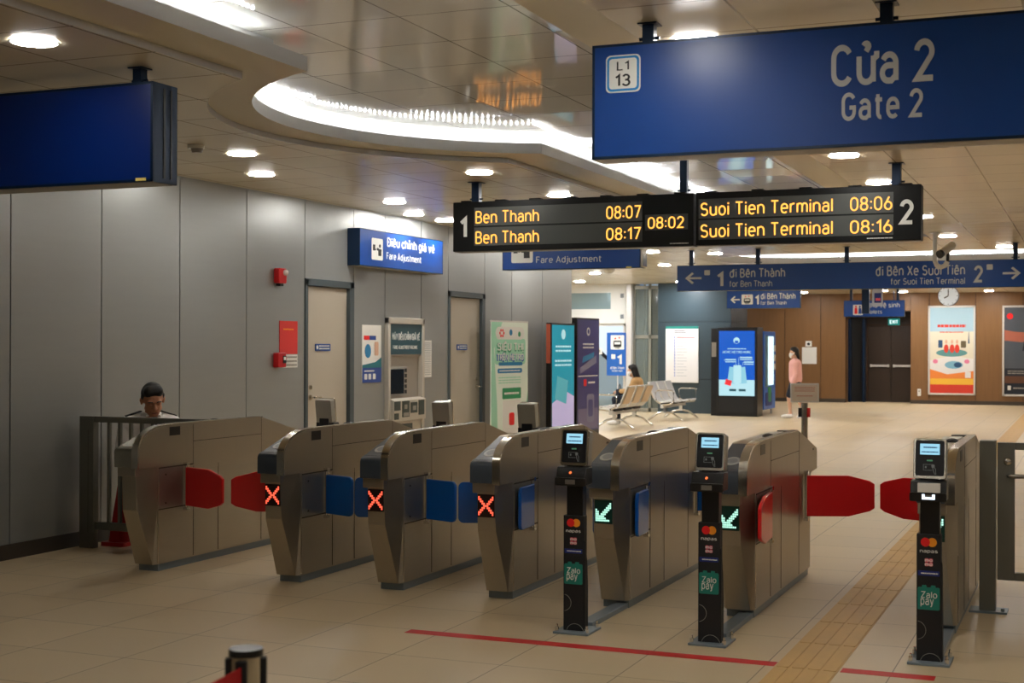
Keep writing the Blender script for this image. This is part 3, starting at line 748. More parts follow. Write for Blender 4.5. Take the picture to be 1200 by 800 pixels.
copy_tree(v1, (-4.115, 10.33, 0), PI, 'grey validator back rising behind the fourth gate, before the green banner stand', g_)

# ------------------------------------------------------------------ barrier fence at the left and swing gate at the right
fe = thing('barrier_fence', 'grey steel barrier with upright bars between the wall and the leftmost gate', 'barrier', (-6.55, 8.60, 0))
m = MB(); m.box(-.555, -.425, -.03, .03, 0, 1.0); m.box(-.475, -.472, -.032, -.03, .12, .9, 1); m.build('end_post', [fence_m, seam_m], fe, .004)
m = MB(); m.box(-.425, .62, -.02, .02, .955, 1.0); m.build('top_rail', fence_m, fe, .004)
m = MB(); m.box(-.425, .62, -.018, .018, .14, .20); m.build('bottom_rail', fence_m, fe, .004)
for k in range(9):
    x = -.30+.1*k
    m = MB(); m.box(x-.012, x+.012, -.012, .012, .20, .955); m.build('upright_bar', fence_m, fe)
m = MB(); m.box(.56, .62, -.03, .03, 0, .96); m.build('end_post', fence_m, fe, .004)
sg = thing('swing_gate', 'steel framed glass swing gate with bar handle beside the rightmost ticket gate', 'gate', (-.55, 8.63, 0))
m = MB(); m.box(-.045, .045, -.05, .05, 0, 1.0); m.build('gate_post', fence_m, sg, .004)
m = MB(); m.box(-.10, .11, -.08, .08, 0, .012); m.cyl((.085, -.05, .01), (.085, -.05, .03), .012, 6); m.build('floor_plate', plinth_m, sg)
m = MB(); m.box(.052, .148, -.022, .022, .19, .99); m.box(1.0, 1.1, -.022, .022, .19, .99); m.box(.148, 1.0, -.022, .022, .95, .99); m.box(.148, 1.0, -.022, .022, .19, .235)
m.build('leaf_frame', fence_m, sg, .003)
m = MB(); m.box(.148, 1.0, -.004, .004, .235, .95); m.build('pane', glass_m, sg)
m = MB(); m.tube([(.115, -.022, .80), (.118, -.06, .80), (.14, -.075, .80), (.9, -.075, .80), (.93, -.06, .80), (.935, 0, .80)], .013); m.build('bar_handle', chrome_m, sg, smooth=50)
m = MB(); m.sph((.11, -.025, .88), (.024, .018, .024)); m.build('lock_knob', bright_m, sg, smooth=60)
m = MB(); m.box(1.12, 1.21, -.05, .05, 0, 1.0); m.build('gate_post', fence_m, sg, .004)

# floor tape
for (a, b_, lb) in ((-3.41, -1.41, 'long red tape line stuck across the floor before the gates, left of the tactile strip'), (-1.095, -.665, 'short red tape line on the floor at the foot of the rightmost validator')):
    m = MB(); m.box(a, b_, 6.735, 6.825, 0, .0012); tag(m.build('floor_tape', tape_m), lb, 'floor tape')

# belt stanchion in front
st = thing('belt_stanchion', 'steel belt stanchion with black cap and red belt at the bottom of the photo', 'stanchion', (-1.63, 2.49, 0))
m = MB(); m.cyl((0, 0, .02), (0, 0, .905), .034, 28); m.build('pole', bright_m, st, smooth=40)
m = MB(); m.cyl((0, 0, .90), (0, 0, .915), .036, 28); m.build('cap', black_m, st, smooth=40)
m = MB(); m.cyl((0, 0, 0), (0, 0, .02), .17, 32); m.cyl((0, 0, .02), (0, 0, .04), .15, 32, .05); m.build('base', plinth_m, st, smooth=40)
m = MB()
for a in (yaw+.15, yaw+.15+PI, -1.25):
    q = Matrix.Rotation(a, 3, 'Z'); vs = m.box(.031, .043, -.012, .012, .82, .895)
    for v in vs: v.co = q @ v.co
m.build('belt_socket', blackm_m, st, .002)
m = MB(); d = Vector((-.05, -1, 0)).normalized(); s0 = Vector((.014, -.04, 0)); s1 = s0+d*1.3
b = m.b; n_ = Vector((-d.y, d.x, 0))*.001; P_ = []
for k in range(13):
    p = s0.lerp(s1, k/12); dz = -.05*math.sin(PI*k/12)
    P_.append([b.verts.new(p+n_+Vector((0, 0, .884+dz))), b.verts.new(p+n_+Vector((0, 0, .836+dz))), b.verts.new(p-n_+Vector((0, 0, .836+dz))), b.verts.new(p-n_+Vector((0, 0, .884+dz)))])
for a_, c_ in zip(P_, P_[1:]):
    for k in range(4): b.faces.new((a_[k], a_[(k+1) % 4], c_[(k+1) % 4], c_[k]))
b.faces.new(P_[0]); b.faces.new(P_[-1][::-1]); bmesh.ops.recalc_face_normals(b, faces=b.faces[:])
m.build('belt', belt_m, st)

# ------------------------------------------------------------------ hanging signs
def pole(root, x, z0, z1, r=.026, part='hanger_pole', y=0.):
    m = MB(); m.box(x-r, x+r, y-r, y+r, z0, z1); m.box(x-r*1.7, x+r*1.7, y-r*1.7, y+r*1.7, z1-.006, z1)
    m.cyl((x-r*1.8, y, z0+.03), (x+r*1.8, y, z0+.03), .008, 8)
    return m.build(part, signnavy_m, root)
def sign_box(root, x0, x1, z0, z1, d, face=signblue_m, frame=signnavy_m, rim=.012):
    m = MB(); m.box(x0, x1, -d/2+.004, d/2-.004, z0, z1, 0); m.box(x0+.01, x1-.01, -d/2+.01, d/2-.01, z0-.0012, z0+.001, 1)
    m.box(x0, x1, -d/2, -d/2+.006, z1-rim, z1, 0); m.box(x0, x1, -d/2, -d/2+.006, z0, z0+rim, 0); m.box(x0, x0+rim, -d/2, -d/2+.006, z0, z1, 0); m.box(x1-rim, x1, -d/2, -d/2+.006, z0, z1, 0)
    m.build('case', [frame, signgrey_m], root)
    m = MB(); m.box(x0+rim, x1-rim, -d/2+.001, -d/2+.005, z0+rim, z1-rim); return m.build('face', face, root)

# gate 2 sign (world x/z used locally: root sits at x=0)
g2 = thing('hanging_sign', 'large blue overhead sign reading Cửa 2 Gate 2 at the upper right', 'sign', (0, 5.98, 0))
fc = sign_box(g2, -2.055, .35, 2.377, 2.885, .17)
yF = -.084
letters([('Cửa 2', -1.0, -.585, 2.628, 2.812, 0.17), ('Gate 2', -.957, -.63, 2.484, 2.602, 0.17)], yF, mat('letter_grey', rgb(196, 198, 200), .5), g2)
m = MB(); m.rrect(-1.99, -1.83, 2.668, 2.834, .022, 'y', yF-.003, yF, 1); m.rrect(-1.984, -1.836, 2.674, 2.828, .02, 'y', yF-.004, yF-.001, 0); m.rrect(-1.974, -1.846, 2.684, 2.818, .014, 'y', yF-.005, yF-.002, 1)
bd = m.build('station_badge', [signcyan_m, signwhite_m], g2)
letters([('L1', -1.938, -1.882, 2.765, 2.808, 0.13), ('13', -1.945, -1.875, 2.694, 2.752, 0.16)], yF-.005, signblack_m, bd)
pole(g2, -1.815, 2.885, ZC); pole(g2, -.785, 2.885, ZC); pole(g2, .25, 2.885, ZC)
# left blank blue sign
ls_ = thing('hanging_sign', 'blank shade-darkened blue overhead sign with a small yellow tag at the upper left', 'sign', (0, 5.96, 0))
sign_box(ls_, -7.0, -4.40, 2.375, 2.885, .21, face=signshade_m, rim=.014)
m = MB(); m.box(-4.50, -4.44, -.112, -.105, 2.380, 2.396); m.build('tag', mat('tag_yellow', rgb(226, 204, 110), .5), ls_)
m = MB(); m.box(-4.4, -4.397, -.02, .0, 2.40, 2.86); m.box(-4.4, -4.397, .04, .055, 2.40, 2.86); m.build('end_groove', black_m, ls_)
pole(ls_, -4.56, 2.885, ZC); pole(ls_, -6.6, 2.885, ZC)

# departure board: two black LED units
def board_unit(label, x0, x1, fn):
    t = thing('departure_board', label, 'display', (0, 11.26, 0), 0, 'overhead LED departure boards')
    m = MB(); m.box(x0, x1, -.06, .10, 2.372, 2.805)
    k = int((x1-x0)/.36)
    for i in range(k+1):
        x = x0+.12+(x1-x0-.24)*i/k; m.box(x-.05, x+.05, -.05, .06, 2.805, 2.818)
    m.build('case', ledcase_m, t, .004)
    m = MB(); m.box(x0+.01, x1-.01, -.05, .09, 2.366, 2.373); m.build('underside', signgrey_m, t)
    fn(t); return t
def rows(t, spec):
    for (x0, x1, z0, z1, texts) in spec:
        m = MB(); m.box(x0, x1, -.0615, -.059, z0, z1); o = m.build('led_window', ledrow_m, t); [letters([tx], -.0615, led_m, o, 'led_lettering', .0015) for tx in texts]
def u1(t):
    rows(t, [(-4.995, -3.46, 2.592, 2.752, [('Ben Thanh', -4.982, -4.385, 2.612, 2.722, 0.125), ('08:07', -3.775, -3.468, 2.612, 2.722, 0.125)]),
             (-4.995, -3.46, 2.418, 2.578, [('Ben Thanh', -4.982, -4.385, 2.434, 2.544, 0.125), ('08:17', -3.775, -3.468, 2.434, 2.544, 0.125)]),
             (-3.434, -3.067, 2.508, 2.638, [('08:02', -3.41, -3.10, 2.52, 2.618, 0.125)])])
    letters([('1', -5.13, -5.065, 2.50, 2.69, 0.2)], -.06, signwhite_m, t, 'platform_number')
    m = MB(); scribble(m, -3.22, -3.06, 2.386, 2.402, -.06, 1, 0, 2); m.build('maker_mark', signwhite_m, t)
    pole(t, -5.0, 2.805, ZC, .034); pole(t, -3.115, 2.805, ZR, .03)
def u2(t):
    rows(t, [(-2.975, -1.418, 2.592, 2.752, [('Suoi Tien Terminal', -2.958, -1.885, 2.612, 2.722, 0.125), ('08:06', -1.75, -1.426, 2.612, 2.722, 0.125)]),
             (-2.975, -1.418, 2.418, 2.578, [('Suoi Tien Terminal', -2.958, -1.885, 2.434, 2.544, 0.125), ('08:16', -1.75, -1.426, 2.434, 2.544, 0.125)])])
    letters([('2', -1.382, -1.266, 2.495, 2.69, 0.19)], -.06, signwhite_m, t, 'platform_number')
    m = MB(); scribble(m, -1.62, -1.42, 2.386, 2.402, -.06, 1, 0, 4); m.build('maker_mark', signwhite_m, t)
    pole(t, -1.40, 2.805, ZC, .034)
board_unit('black departure board showing Ben Thanh times in amber, platform 1', -5.20, -3.02, u1)
board_unit('black departure board showing Suoi Tien Terminal times in amber, platform 2', -3.0, -1.21, u2)

def pict_fare(x0, x1, z0, z1, y, root):
    m = MB(); W_, H_ = x1-x0, z1-z0
    m.rrect(x0, x1, z0, z1, .02, 'y', y-.003, y, 0)
    def bx(a, b_, c_, d): m.box(x0+a*W_, x0+b_*W_, y-.004, y-.002, z0+c_*H_, z0+d*H_, 1)
    bx(.10, .30, .42, .70); bx(.33, .40, .45, .52); bx(.58, .86, .2, .52); bx(.46, .62, .44, .56); m.disc(x0+.72*W_, z0+.66*H_, .08*W_, 'y', y-.004, y-.002, 1)
    return m.build('pictogram', [signwhite_m, signblack_m], root)
def pict_train(x0, x1, z0, z1, y, root):
    m = MB(); W_, H_ = x1-x0, z1-z0
    m.rrect(x0, x1, z0, z1, .02, 'y', y-.003, y, 0)
    m.rrect(x0+.2*W_, x0+.8*W_, z0+.16*H_, z0+.62*H_, .03, 'y', y-.004, y-.002, 1); m.box(x0+.28*W_, x0+.72*W_, y-.005, y-.003, z0+.36*H_, z0+.52*H_, 0)
    m.box(x0+.32*W_, x0+.68*W_, y-.004, y-.002, z0+.08*H_, z0+.13*H_, 1)
    m.prism([(x0+.27*W_, z0+.72*H_), (x0+.43*W_, z0+.72*H_), (x0+.35*W_, z0+.86*H_)], 'y', y-.004, y-.002, 2); m.prism([(x0+.57*W_, z0+.86*H_), (x0+.73*W_, z0+.86*H_), (x0+.65*W_, z0+.72*H_)], 'y', y-.004, y-.002, 2)
    return m.build('pictogram', [signwhite_m, signblack_m, mcred_m], root)

# fare adjustment: one on the wall, one hanging
fw = thing('wall_sign', 'blue Điều chỉnh giá vé Fare Adjustment sign fixed to the grey wall', 'sign', (XW+.075, 13.83, 0), PI/2)
sign_box(fw, -1.01, 1.01, 2.375, 2.765, .15, rim=.008)
letters([('Điều chỉnh giá vé', -.40, .78, 2.585, 2.715, 0.17), ('Fare Adjustment', -.41, .43, 2.455, 2.555, 0.15)], -.074, signwhite_m, fw)
pict_fare(-.75, -.50, 2.45, 2.68, -.074, fw)
fh = thing('hanging_sign', 'blue hanging Fare Adjustment sign half hidden behind the departure board', 'sign', (-5.33, 14.68, 0))
sign_box(fh, -.83, .80, 2.395, 2.80, .16, rim=.008)
letters([('Điều chỉnh giá vé', -.42, .60, 2.60, 2.73, 0.17), ('Fare Adjustment', -.42, .35, 2.452, 2.548, 0.13)], -.079, mat_once('letter_grey'), fh)
pict_fare(-.72, -.46, 2.475, 2.735, -.079, fh)
m = MB(); m.rrect(.80, .83, 2.40, 2.795, .012, 'y', -.075, .075); m.build('end_cap', bright_m, fh, .004)
m = MB(); m.box(.64, .70, -.083, -.078, 2.397, 2.412); m.build('tag', mat_once('tag_yellow'), fh)
pole(fh, -.62, 2.80, ZC); pole(fh, .62, 2.80, ZC)

# direction sign
ds = thing('hanging_sign', 'long blue overhead direction sign to platforms 1 and 2 beyond the departure board', 'sign', (0, 20.46, 0))
sign_box(ds, -5.75, -.66, 2.367, 2.75, .12, rim=.006)
LG = mat_once('letter_grey')
letters([('1', -5.135, -5.04, 2.435, 2.662, 0.2), ('đi Bến Thành', -4.945, -4.12, 2.555, 2.69, 0.15), ('for Ben Thanh', -4.945, -4.31, 2.418, 2.512, 0.13),
         ('đi Bến Xe Suối Tiên', -2.825, -1.61, 2.545, 2.69, 0.15), ('for Suoi Tien Terminal', -2.615, -1.61, 2.418, 2.512, 0.13), ('2', -1.505, -1.375, 2.435, 2.672, 0.19)], -.059, LG, ds)
letters([('←', -5.625, -5.375, 2.47, 2.645, .16), ('→', -1.115, -.88, 2.47, 2.645, .16)], -.059, LG, ds, 'arrow')
m = MB()
m.rrect(-5.33, -5.245, 2.60, 2.675, .01, 'y', -.062, -.059); m.rrect(-1.325, -1.245, 2.61, 2.685, .01, 'y', -.062, -.059)
m.build('badge', LG, ds)
for x in (-5.54, -4.53, -3.24, -.95): pole(ds, x, 2.75, ZC, .03)
# small platform 1 sign
ss = thing('hanging_sign', 'small blue hanging sign to platform 1 with a left arrow and train symbol', 'sign', (0, 29.25, 0))
sign_box(ss, -7.14, -5.58, 2.335, 2.71, .1, rim=.008)
letters([('1', -6.53, -6.45, 2.42, 2.63, 0.2), ('đi Bến Thành', -6.41, -5.68, 2.525, 2.655, 0.165), ('for Ben Thanh', -6.41, -5.87, 2.41, 2.49, 0.14)], -.049, signwhite_m, ss)
letters([('←', -7.06, -6.86, 2.445, 2.60, .17)], -.049, signwhite_m, ss, 'arrow')
pict_train(-6.82, -6.58, 2.42, 2.63, -.049, ss)
pole(ss, -6.9, 2.71, ZC, .03); pole(ss, -5.8, 2.71, ZC, .03)
# toilets sign and exit sign
ts = thing('hanging_sign', 'blue hanging toilets sign with red and blue figures in front of the exit doors', 'sign', (0, 36.05, 0))
sign_box(ts, -5.78, -4.28, 2.285, 2.70, .1, rim=.008)
letters([('Nhà vệ sinh', -5.20, -4.40, 2.50, 2.65, 0.16), ('Toilets', -5.20, -4.83, 2.36, 2.46, 0.14)], -.049, LG, ts)
m = MB(); m.rrect(-5.545, -5.305, 2.33, 2.59, .02, 'y', -.052, -.049, 0)
for x, k in ((-5.475, 1), (-5.375, 2)):
    m.disc(x, 2.545, .024, 'y', -.054, -.0512, k); m.prism([(x-.04, 2.36), (x+.04, 2.36), (x+.03, 2.515), (x-.03, 2.515)], 'y', -.054, -.0512, k)
m.build('pictogram', [signwhite_m, mcred_m, signblue_m], ts)
pole(ts, -5.6, 2.70, ZC, .03); pole(ts, -4.45, 2.70, ZC, .03)
ex = thing('exit_sign', 'small green lit EXIT sign over the dark double doors', 'sign', (-4.69, 37.2, 0))
m = MB(); m.box(-.14, .14, -.03, .03, 2.09, 2.26); m.build('case', glow('exit_green', rgb(20, 140, 130), .4), ex)
letters([('EXIT', -.10, .10, 2.13, 2.22, 0.17)], -.031, glow('exit_white', (.9, 1, .95), .7), ex)
m = MB(); m.cyl((0, 0, 2.26), (0, 0, ZC), .012); m.build('hanger_rod', signnavy_m, ex)
hp = thing('hanging_banner', 'small pale banner hanging edge-on before the toilets sign', 'sign', (-4.55, 33.2, 0))
m = MB(); m.box(-.13, .11, -.012, .012, 2.47, 2.90); m.build('board', mat('banner_pale', rgb(170, 178, 196), .4), hp)
m = MB(); m.box(-.08, .08, -.014, -.012, 2.55, 2.78, 0); m.box(-.05, .06, -.015, -.013, 2.60, 2.66, 1); m.build('print', [mat_once('decal_blue'), momo_m], hp)
m = MB(); m.box(-.36, -.19, -.05, .05, 2.30, ZC); m.box(-.19, -.10, -.02, .02, 2.86, 2.9); m.build('hanger_pole', signnavy_m, hp)
# clock
ck = thing('wall_clock', 'round white faced clock with dark rim hanging above the framed red poster', 'clock', (-3.23, 36.0, 2.79))
m = MB(); m.disc(0, 0, .25, 'y', -.06, .06, 0, 36); m.build('case', signnavy_m, ck, .01)
m = MB(); m.disc(0, 0, .236, 'y', -.068, -.058, 0, 36); m.build('dial', mat('dial_white', rgb(226, 234, 240), .35, emit=(.8, .9, 1), est=.12), ck)
m = MB(); m.box(-.011, .011, -.074, -.07, 0, .17); vs = m.box(-.014, .014, -.073, -.069, 0, .11); m.rotate(vs, math.radians(241), 'Y', (0, 0, 0))
for k in range(12):
    vs = m.box(-.006, .006, -.07, -.068, .195, .22); m.rotate(vs, k*PI/6, 'Y', (0, 0, 0))
m.build('hands', signblack_m, ck)

# ------------------------------------------------------------------ things on the grey wall (local x = hall Y, local -y = out of the wall)
def on_wall(name, label, cat, y, z=0.): return thing(name, label, cat, (XW, y, z), PI/2)
al = on_wall('fire_alarm', 'red fire alarm strobe high on the grey wall left of the first door', 'alarm', 11.475, 2.2)
m = MB(); m.rrect(-.075, .065, -.07, .075, .02, 'y', -.06, 0); m.build('housing', mat('alarm_red', rgb(190, 24, 28), .35), al, .006)
m = MB(); m.sph((.04, -.06, .035), (.04, .025, .03)); m.build('strobe_lens', mat('lens_clear', rgb(226, 214, 210), .2), al, smooth=60)
m = MB(); m.box(-.03, .03, -.045, 0, -.095, -.07); m.build('bracket', signblack_m, al)
rp = on_wall('wall_poster', 'plain red notice poster on the grey wall above the fire call point', 'poster', 11.665)
m = MB(); m.box(-.163, .163, -.006, 0, 1.455, 1.775); m.build('sheet', mat('poster_red', rgb(206, 48, 44), .5), rp)
m = MB(); scribble(m, -.1, .09, 1.68, 1.71, -.006, 1, 0, 9); m.build('print', orange_m, rp)
fn = on_wall('notice_sheet', 'small white instruction sheet directly below the red notice poster', 'notice', 11.70)
m = MB(); m.box(-.135, .13, -.005, 0, 1.325, 1.45); m.build('sheet', paper_m, fn)
m = MB(); scribble(m, -.12, .12, 1.33, 1.445, -.005, 3, 0, 12); m.disc(-.09, 1.415, .022, 'y', -.007, -.005, 1); m.build('print', [signgrey_m, mcred_m], fn)
cp = on_wall('fire_call_point', 'red manual fire call point beside the white instruction sheet', 'alarm', 11.475, 1.40)
m = MB(); m.rrect(-.08, .06, -.07, .07, .01, 'y', -.06, 0); m.build('housing', MATS['alarm_red'], cp, .005)
m = MB(); m.box(.0, .055, -.064, -.058, -.03, .04); m.build('break_panel', signblack_m, cp)
m = MB(); m.box(.008, .048, -.066, -.063, .0, .03); m.build('label_plate', paper_m, cp)

pw = on_wall('wall_poster', 'tall white and blue advertising poster between the first door and the fare machine', 'poster', 13.36)
m = MB(); m.box(-.215, .215, -.006, 0, 1.14, 1.76); m.build('sheet', paper_m, pw)
nv = mat('poster_navy', rgb(34, 66, 140), .5); pt = mat('poster_teal', rgb(30, 110, 120), .5); sk_ = mat('poster_sky', rgb(30, 120, 170), .5)
m = MB(); m.box(-.215, .215, -.008, -.006, 1.14, 1.30, 0); m.prism([(-.215, 1.30), (.215, 1.30), (.215, 1.41), (.08, 1.36), (-.215, 1.33)], 'y', -.008, -.006, 2)
m.disc(-.09, 1.48, .07, 'y', -.008, -.006, 1, rv=.075); m.box(-.18, -.06, -.008, -.006, 1.60, 1.645, 3); m.box(-.055, .09, -.008, -.006, 1.60, 1.645, 0); m.rrect(.06, .15, 1.43, 1.58, .02, 'y', -.008, -.006, 4)
m.build('artwork', [nv, sk_, pt, mcred_m, skinl_m], pw)
m = MB(); scribble(m, -.17, .05, 1.25, 1.28, -.008, 1, 0, 3)
for x in (-.17, -.08, .02): m.rrect(x, x+.06, 1.175, 1.235, .01, 'y', -.0095, -.008)
m.build('print', paper_m, pw)
n2 = on_wall('notice_sheet', 'white notice sheet on the wall right of the fare machine', 'notice', 14.72)
m = MB(); m.box(-.12, .12, -.005, 0, 1.17, 1.60); m.build('sheet', paper_m, n2)
m = MB(); scribble(m, -.10, .10, 1.19, 1.58, -.005, 18, 0, 21); m.build('print', mat('print_grey', rgb(178, 178, 178), .6), n2)

fm = on_wall('fare_machine', 'steel fare adjustment machine with teal header set into the grey wall', 'machine', 13.67)
Wm = .90
m = MB(); m.box(0, .05, -.05, .1, 0, 1.85); m.box(Wm-.05, Wm, -.05, .1, 0, 1.85); m.box(0, Wm, -.05, .1, 1.78, 1.85); m.box(0, Wm, -.045, .1, 0, .16); m.build('cabinet_frame', mat('satin_steel', rgb(196, 190, 178), .4, .4), fm, .006)
m = MB(); m.box(.05, Wm-.05, -.03, .05, 1.44, 1.78); m.build('header', darkteal_m, fm, .003)
letters([('MÁY ĐIỀU CHỈNH GIÁ VÉ', .12, .80, 1.59, 1.70, 0.2), ('FARE ADJUSTMENT MACHINE', .14, .74, 1.495, 1.545, 0.18)], -.03, signwhite_m, fm)
m = MB(); m.box(.05, Wm-.05, .01, .1, .95, 1.44); m.box(.05, Wm-.05, -.02, .04, 1.42, 1.44); m.build('screen_recess', mat('recess_steel', rgb(168, 160, 150), .4, .5), fm)
m = MB(); m.box(.05, .50, -.02, .045, .98, 1.30); m.build('screen_bezel', signgrey_m, fm, .003)
m = MB(); m.box(.06, .42, -.024, -.019, 1.0, 1.275); m.build('screen', mat('screen_dark', rgb(22, 36, 48), .08), fm)
m = MB()
for z in (1.02, 1.08, 1.14, 1.2, 1.26): m.box(.445, .49, -.026, -.019, z-.02, z+.02)
m.build('button', signblack_m, fm)
m = MB(); m.prism([(-.02, .95), (-.09, .93), (-.09, .70), (.05, .70), (.05, .95)], 'x', .05, Wm-.05); m.build('tray_panel', MATS['satin_steel'], fm, .004)
m = MB()
for a, b_, c_, d in ((.06, .2, .82, .92), (.06, .16, .72, .79), (.66, .8, .75, .92), (.25, .42, .74, .92), (.46, .62, .78, .9)): m.box(a, b_, -.096, -.088, c_, d)
m.build('slot_unit', mat('slot_dark', rgb(50, 62, 60), .3), fm)
m = MB()
for a, b_, c_, d in ((.29, .36, .83, .88), (.50, .58, .81, .86), (.27, .4, .75, .79)): m.rrect(a, b_, c_, d, .008, 'y', -.1, -.095)
m.build('slot_mark', signgrey_m, fm)
m = MB(); m.box(.05, Wm-.05, -.03, .05, .16, .70, 0); m.box(.35, .62, -.034, -.028, .4, .66, 1); m.build('lower_panel', [MATS['satin_steel'], MATS['slot_dark']], fm)

# ------------------------------------------------------------------ freestanding banners and totems along the wall
def totem(name, label, cat, loc, rz, group=None): return thing(name, label, cat, loc, rz, group)
# green promotional banner (facing the hall, slightly turned)
sb = thing('banner_stand', 'green and white banner stand reading Siêu thị trên metro against the grey wall', 'banner', (-6.88, 16.55, 0), math.radians(84))
m = MB(); vs = m.box(-.49, .49, -.006, .006, .05, 1.85, 0); m.build('banner_sheet', mat('banner_cream', rgb(222, 232, 220), .55), sb)
m = MB(); y = -.006
m.prism([(-.49, .05), (-.30, .05), (-.34, .8), (-.42, 1.5), (-.2, 1.85), (-.49, 1.85)], 'y', y-.001, y, 0)
m.rrect(-.38, .38, 1.62, 1.78, .08, 'y', y-.002, y, 1)
m.rrect(-.40, .42, 1.30, 1.63, .05, 'y', y-.0007, y, 0); m.rrect(-.33, .33, 1.19, 1.25, .03, 'y', y-.002, y, 2); m.rrect(-.30, .34, 1.285, 1.33, .03, 'y', y-.0008, y, 2)
m.rrect(-.20, .30, .86, 1.0, .02, 'y', y-.002, y, 3); scribble(m, -.15, .25, .90, .96, y-.002, 1, 1, 4); scribble(m, -.28, .28, 1.205, 1.235, y-.002, 1, 1, 4); scribble(m, -.3, .3, 1.05, 1.15, y, 3, 0, 9); m.rrect(-.19, .29, .36, .84, .01, 'y', y-.002, y, 1); m.rrect(-.02, .12, .52, .68, .03, 'y', y-.003, y, 4)
m.rrect(-.32, -.14, .20, .30, .02, 'y', y-.002, y, 3); m.disc(.15, .18, .09, 'y', y-.002, y, 1)
m.prism([(.0, .05), (.49, .05), (.49, .95), (.4, .6), (.3, .3)], 'y', y-.001, y, 0)
for k in range(6): m.disc(-.22+.05*math.cos(k*PI/3), 1.70+.04*math.sin(k*PI/3), .018, 'y', y-.003, y-.001, 4)
m.disc(.02, 1.71, .04, 'y', y-.003, y-.001, 2); m.disc(.25, 1.69, .035, 'y', y-.003, y-.001, 3)
m.build('artwork', [bright_green_m, paper_m, sk_, green_m, mcred_m], sb)
letters([('SIÊU THỊ', -.35, .375, 1.445, 1.605, .34)], y, mat('letter_forest', rgb(70, 150, 110), .5), sb, 'letter_outline', .0012)
letters([('SIÊU THỊ', -.33, .36, 1.465, 1.60, .17)], y-.003, signwhite_m, sb, 'lettering')
letters([('TRÊN METRO', -.355, .375, 1.315, 1.46, .36)], y-.001, mat('letter_blue', rgb(30, 90, 170), .5), sb, 'letter_outline', .0012)
letters([('TRÊN METRO', -.34, .36, 1.345, 1.455, .17)], y-.004, signwhite_m, sb, 'lettering')
m = MB(); m.box(-.5, .5, -.06, .10, 0, .05); m.box(-.01, .01, .006, .02, .05, 1.85); m.box(-.5, .5, -.008, .012, 1.84, 1.86); m.build('stand_base', seatmetal_m, sb)
# two advertising totems
def screen_totem(label, loc, rz, w, h, art):
    t = thing('display_totem', label, 'display', loc, rz, 'advertising totems by the wall end')
    m = MB(); m.box(-w/2, w/2, -.04, .04, .04, h); m.build('cabinet', mat_once('totem_case', rgb(28, 26, 26), .3), t, .006)
    m = MB(); m.box(-w/2-.02, w/2+.02, -.22, .22, 0, .04); m.build('foot', mat_once('totem_case'), t, .006)
    art(t, w, h); return t
def art1(t, w, h):
    m = MB(); m.box(-w/2+.03, w/2-.03, -.043, -.039, .42, h-.03, 0); s = m.build('screen', mat('screen_cyan', rgb(40, 140, 160), .2, emit=rgb(40, 150, 175), est=.22), t)
    m = MB(); m.disc(0, h-.16, .07, 'y', -.0445, -.043, 0); scribble(m, -.26, .26, h-.42, h-.3, -.043, 2, 0, 5); scribble(m, -.28, .28, h-.62, h-.5, -.043, 2, 0, 6)
    m.prism([(-.37, .42), (.37, .42), (.37, .82), (.1, .9), (-.37, .74)], 'y', -.0434, -.043, 1); m.prism([(-.28, .8), (.1, .72), (.16, 1.05), (-.2, 1.12)], 'y', -.0438, -.043, 2)
    m.build('screen_print', [mat('art_pale', rgb(170, 220, 230), .4, emit=rgb(170, 220, 230), est=.22), mat('art_lilac', rgb(180, 170, 210), .4, emit=rgb(180, 170, 210), est=.22), mat('art_aqua', rgb(80, 170, 185), .4, emit=rgb(80, 170, 185), est=.18)], s)
    m = MB(); m.box(-w/2+.03, w/2-.03, -.043, -.039, .06, .40); m.disc(0, .36, .02, 'y', -.046, -.043, 1); m.build('lower_panel', [base_m, signwhite_m], t)
    m = MB(); m.box(-w/2-.012, -w/2-.001, -.03, .03, 1.3, h-.02); m.build('side_strip', mat('side_rust', rgb(170, 84, 60), .5), t)  # thin red-brown strip along one side of the cabinet
def art2(t, w, h):
    m = MB(); m.box(-w/2+.03, w/2-.03, -.043, -.039, .30, h-.03, 0); m.build('poster_face', mat('poster_violet', rgb(64, 62, 120), .3), t)
    m = MB(); y = -.043
    m.disc(0, h-.2, .06, 'y', y-.0015, y, 0); m.disc(0, h-.2, .035, 'y', y-.002, y, 1); scribble(m, -.2, .2, h-.46, h-.36, y, 2, 0, 7)
    m.prism([(-.22, h-.66), (.2, h-.58), (.22, h-.50), (-.2, h-.57)], 'y', y-.0015, y, 2); m.prism([(-.3, h-.82), (.3, h-.66), (.3, h-.55), (-.3, h-.73)], 'y', y-.001, y, 3)
    m.box(-.36, .36, y-.001, y, h-.86, h-.845, 0); m.rrect(-.17, -.06, h-1.0, h-.90, .02, 'y', y-.0015, y, 4); scribble(m, .0, .25, h-.98, h-.92, y, 1, 0, 4)
    m.rrect(-.05, .22, .42, h-1.12, .06, 'y', y-.0012, y, 3); m.rrect(.0, .17, .5, h-1.2, .04, 'y', y-.002, y, 1); m.box(-.36, .36, y-.0008, y, .32, .62, 5)
    m.build('artwork', [signwhite_m, MATS['poster_violet'], sk_, mat('art_greylilac', rgb(128, 126, 150), .5), mcred_m, mat('art_mauve', rgb(120, 110, 140), .5)], t)
    m = MB(); m.box(-.2, .2, -.06, -.04, .10, .28); m.build('leaflet_box', mat('leaflet_mint', rgb(150, 190, 176), .4), t)
screen_totem('narrow totem with lit turquoise screen, left of the purple totem', (-6.88, 18.42, 0), math.radians(86), .80, 1.86, art1)
screen_totem('taller purple advertising totem just past the end of the grey wall', (-6.86, 19.42, 0), math.radians(86), .84, 1.95, art2)

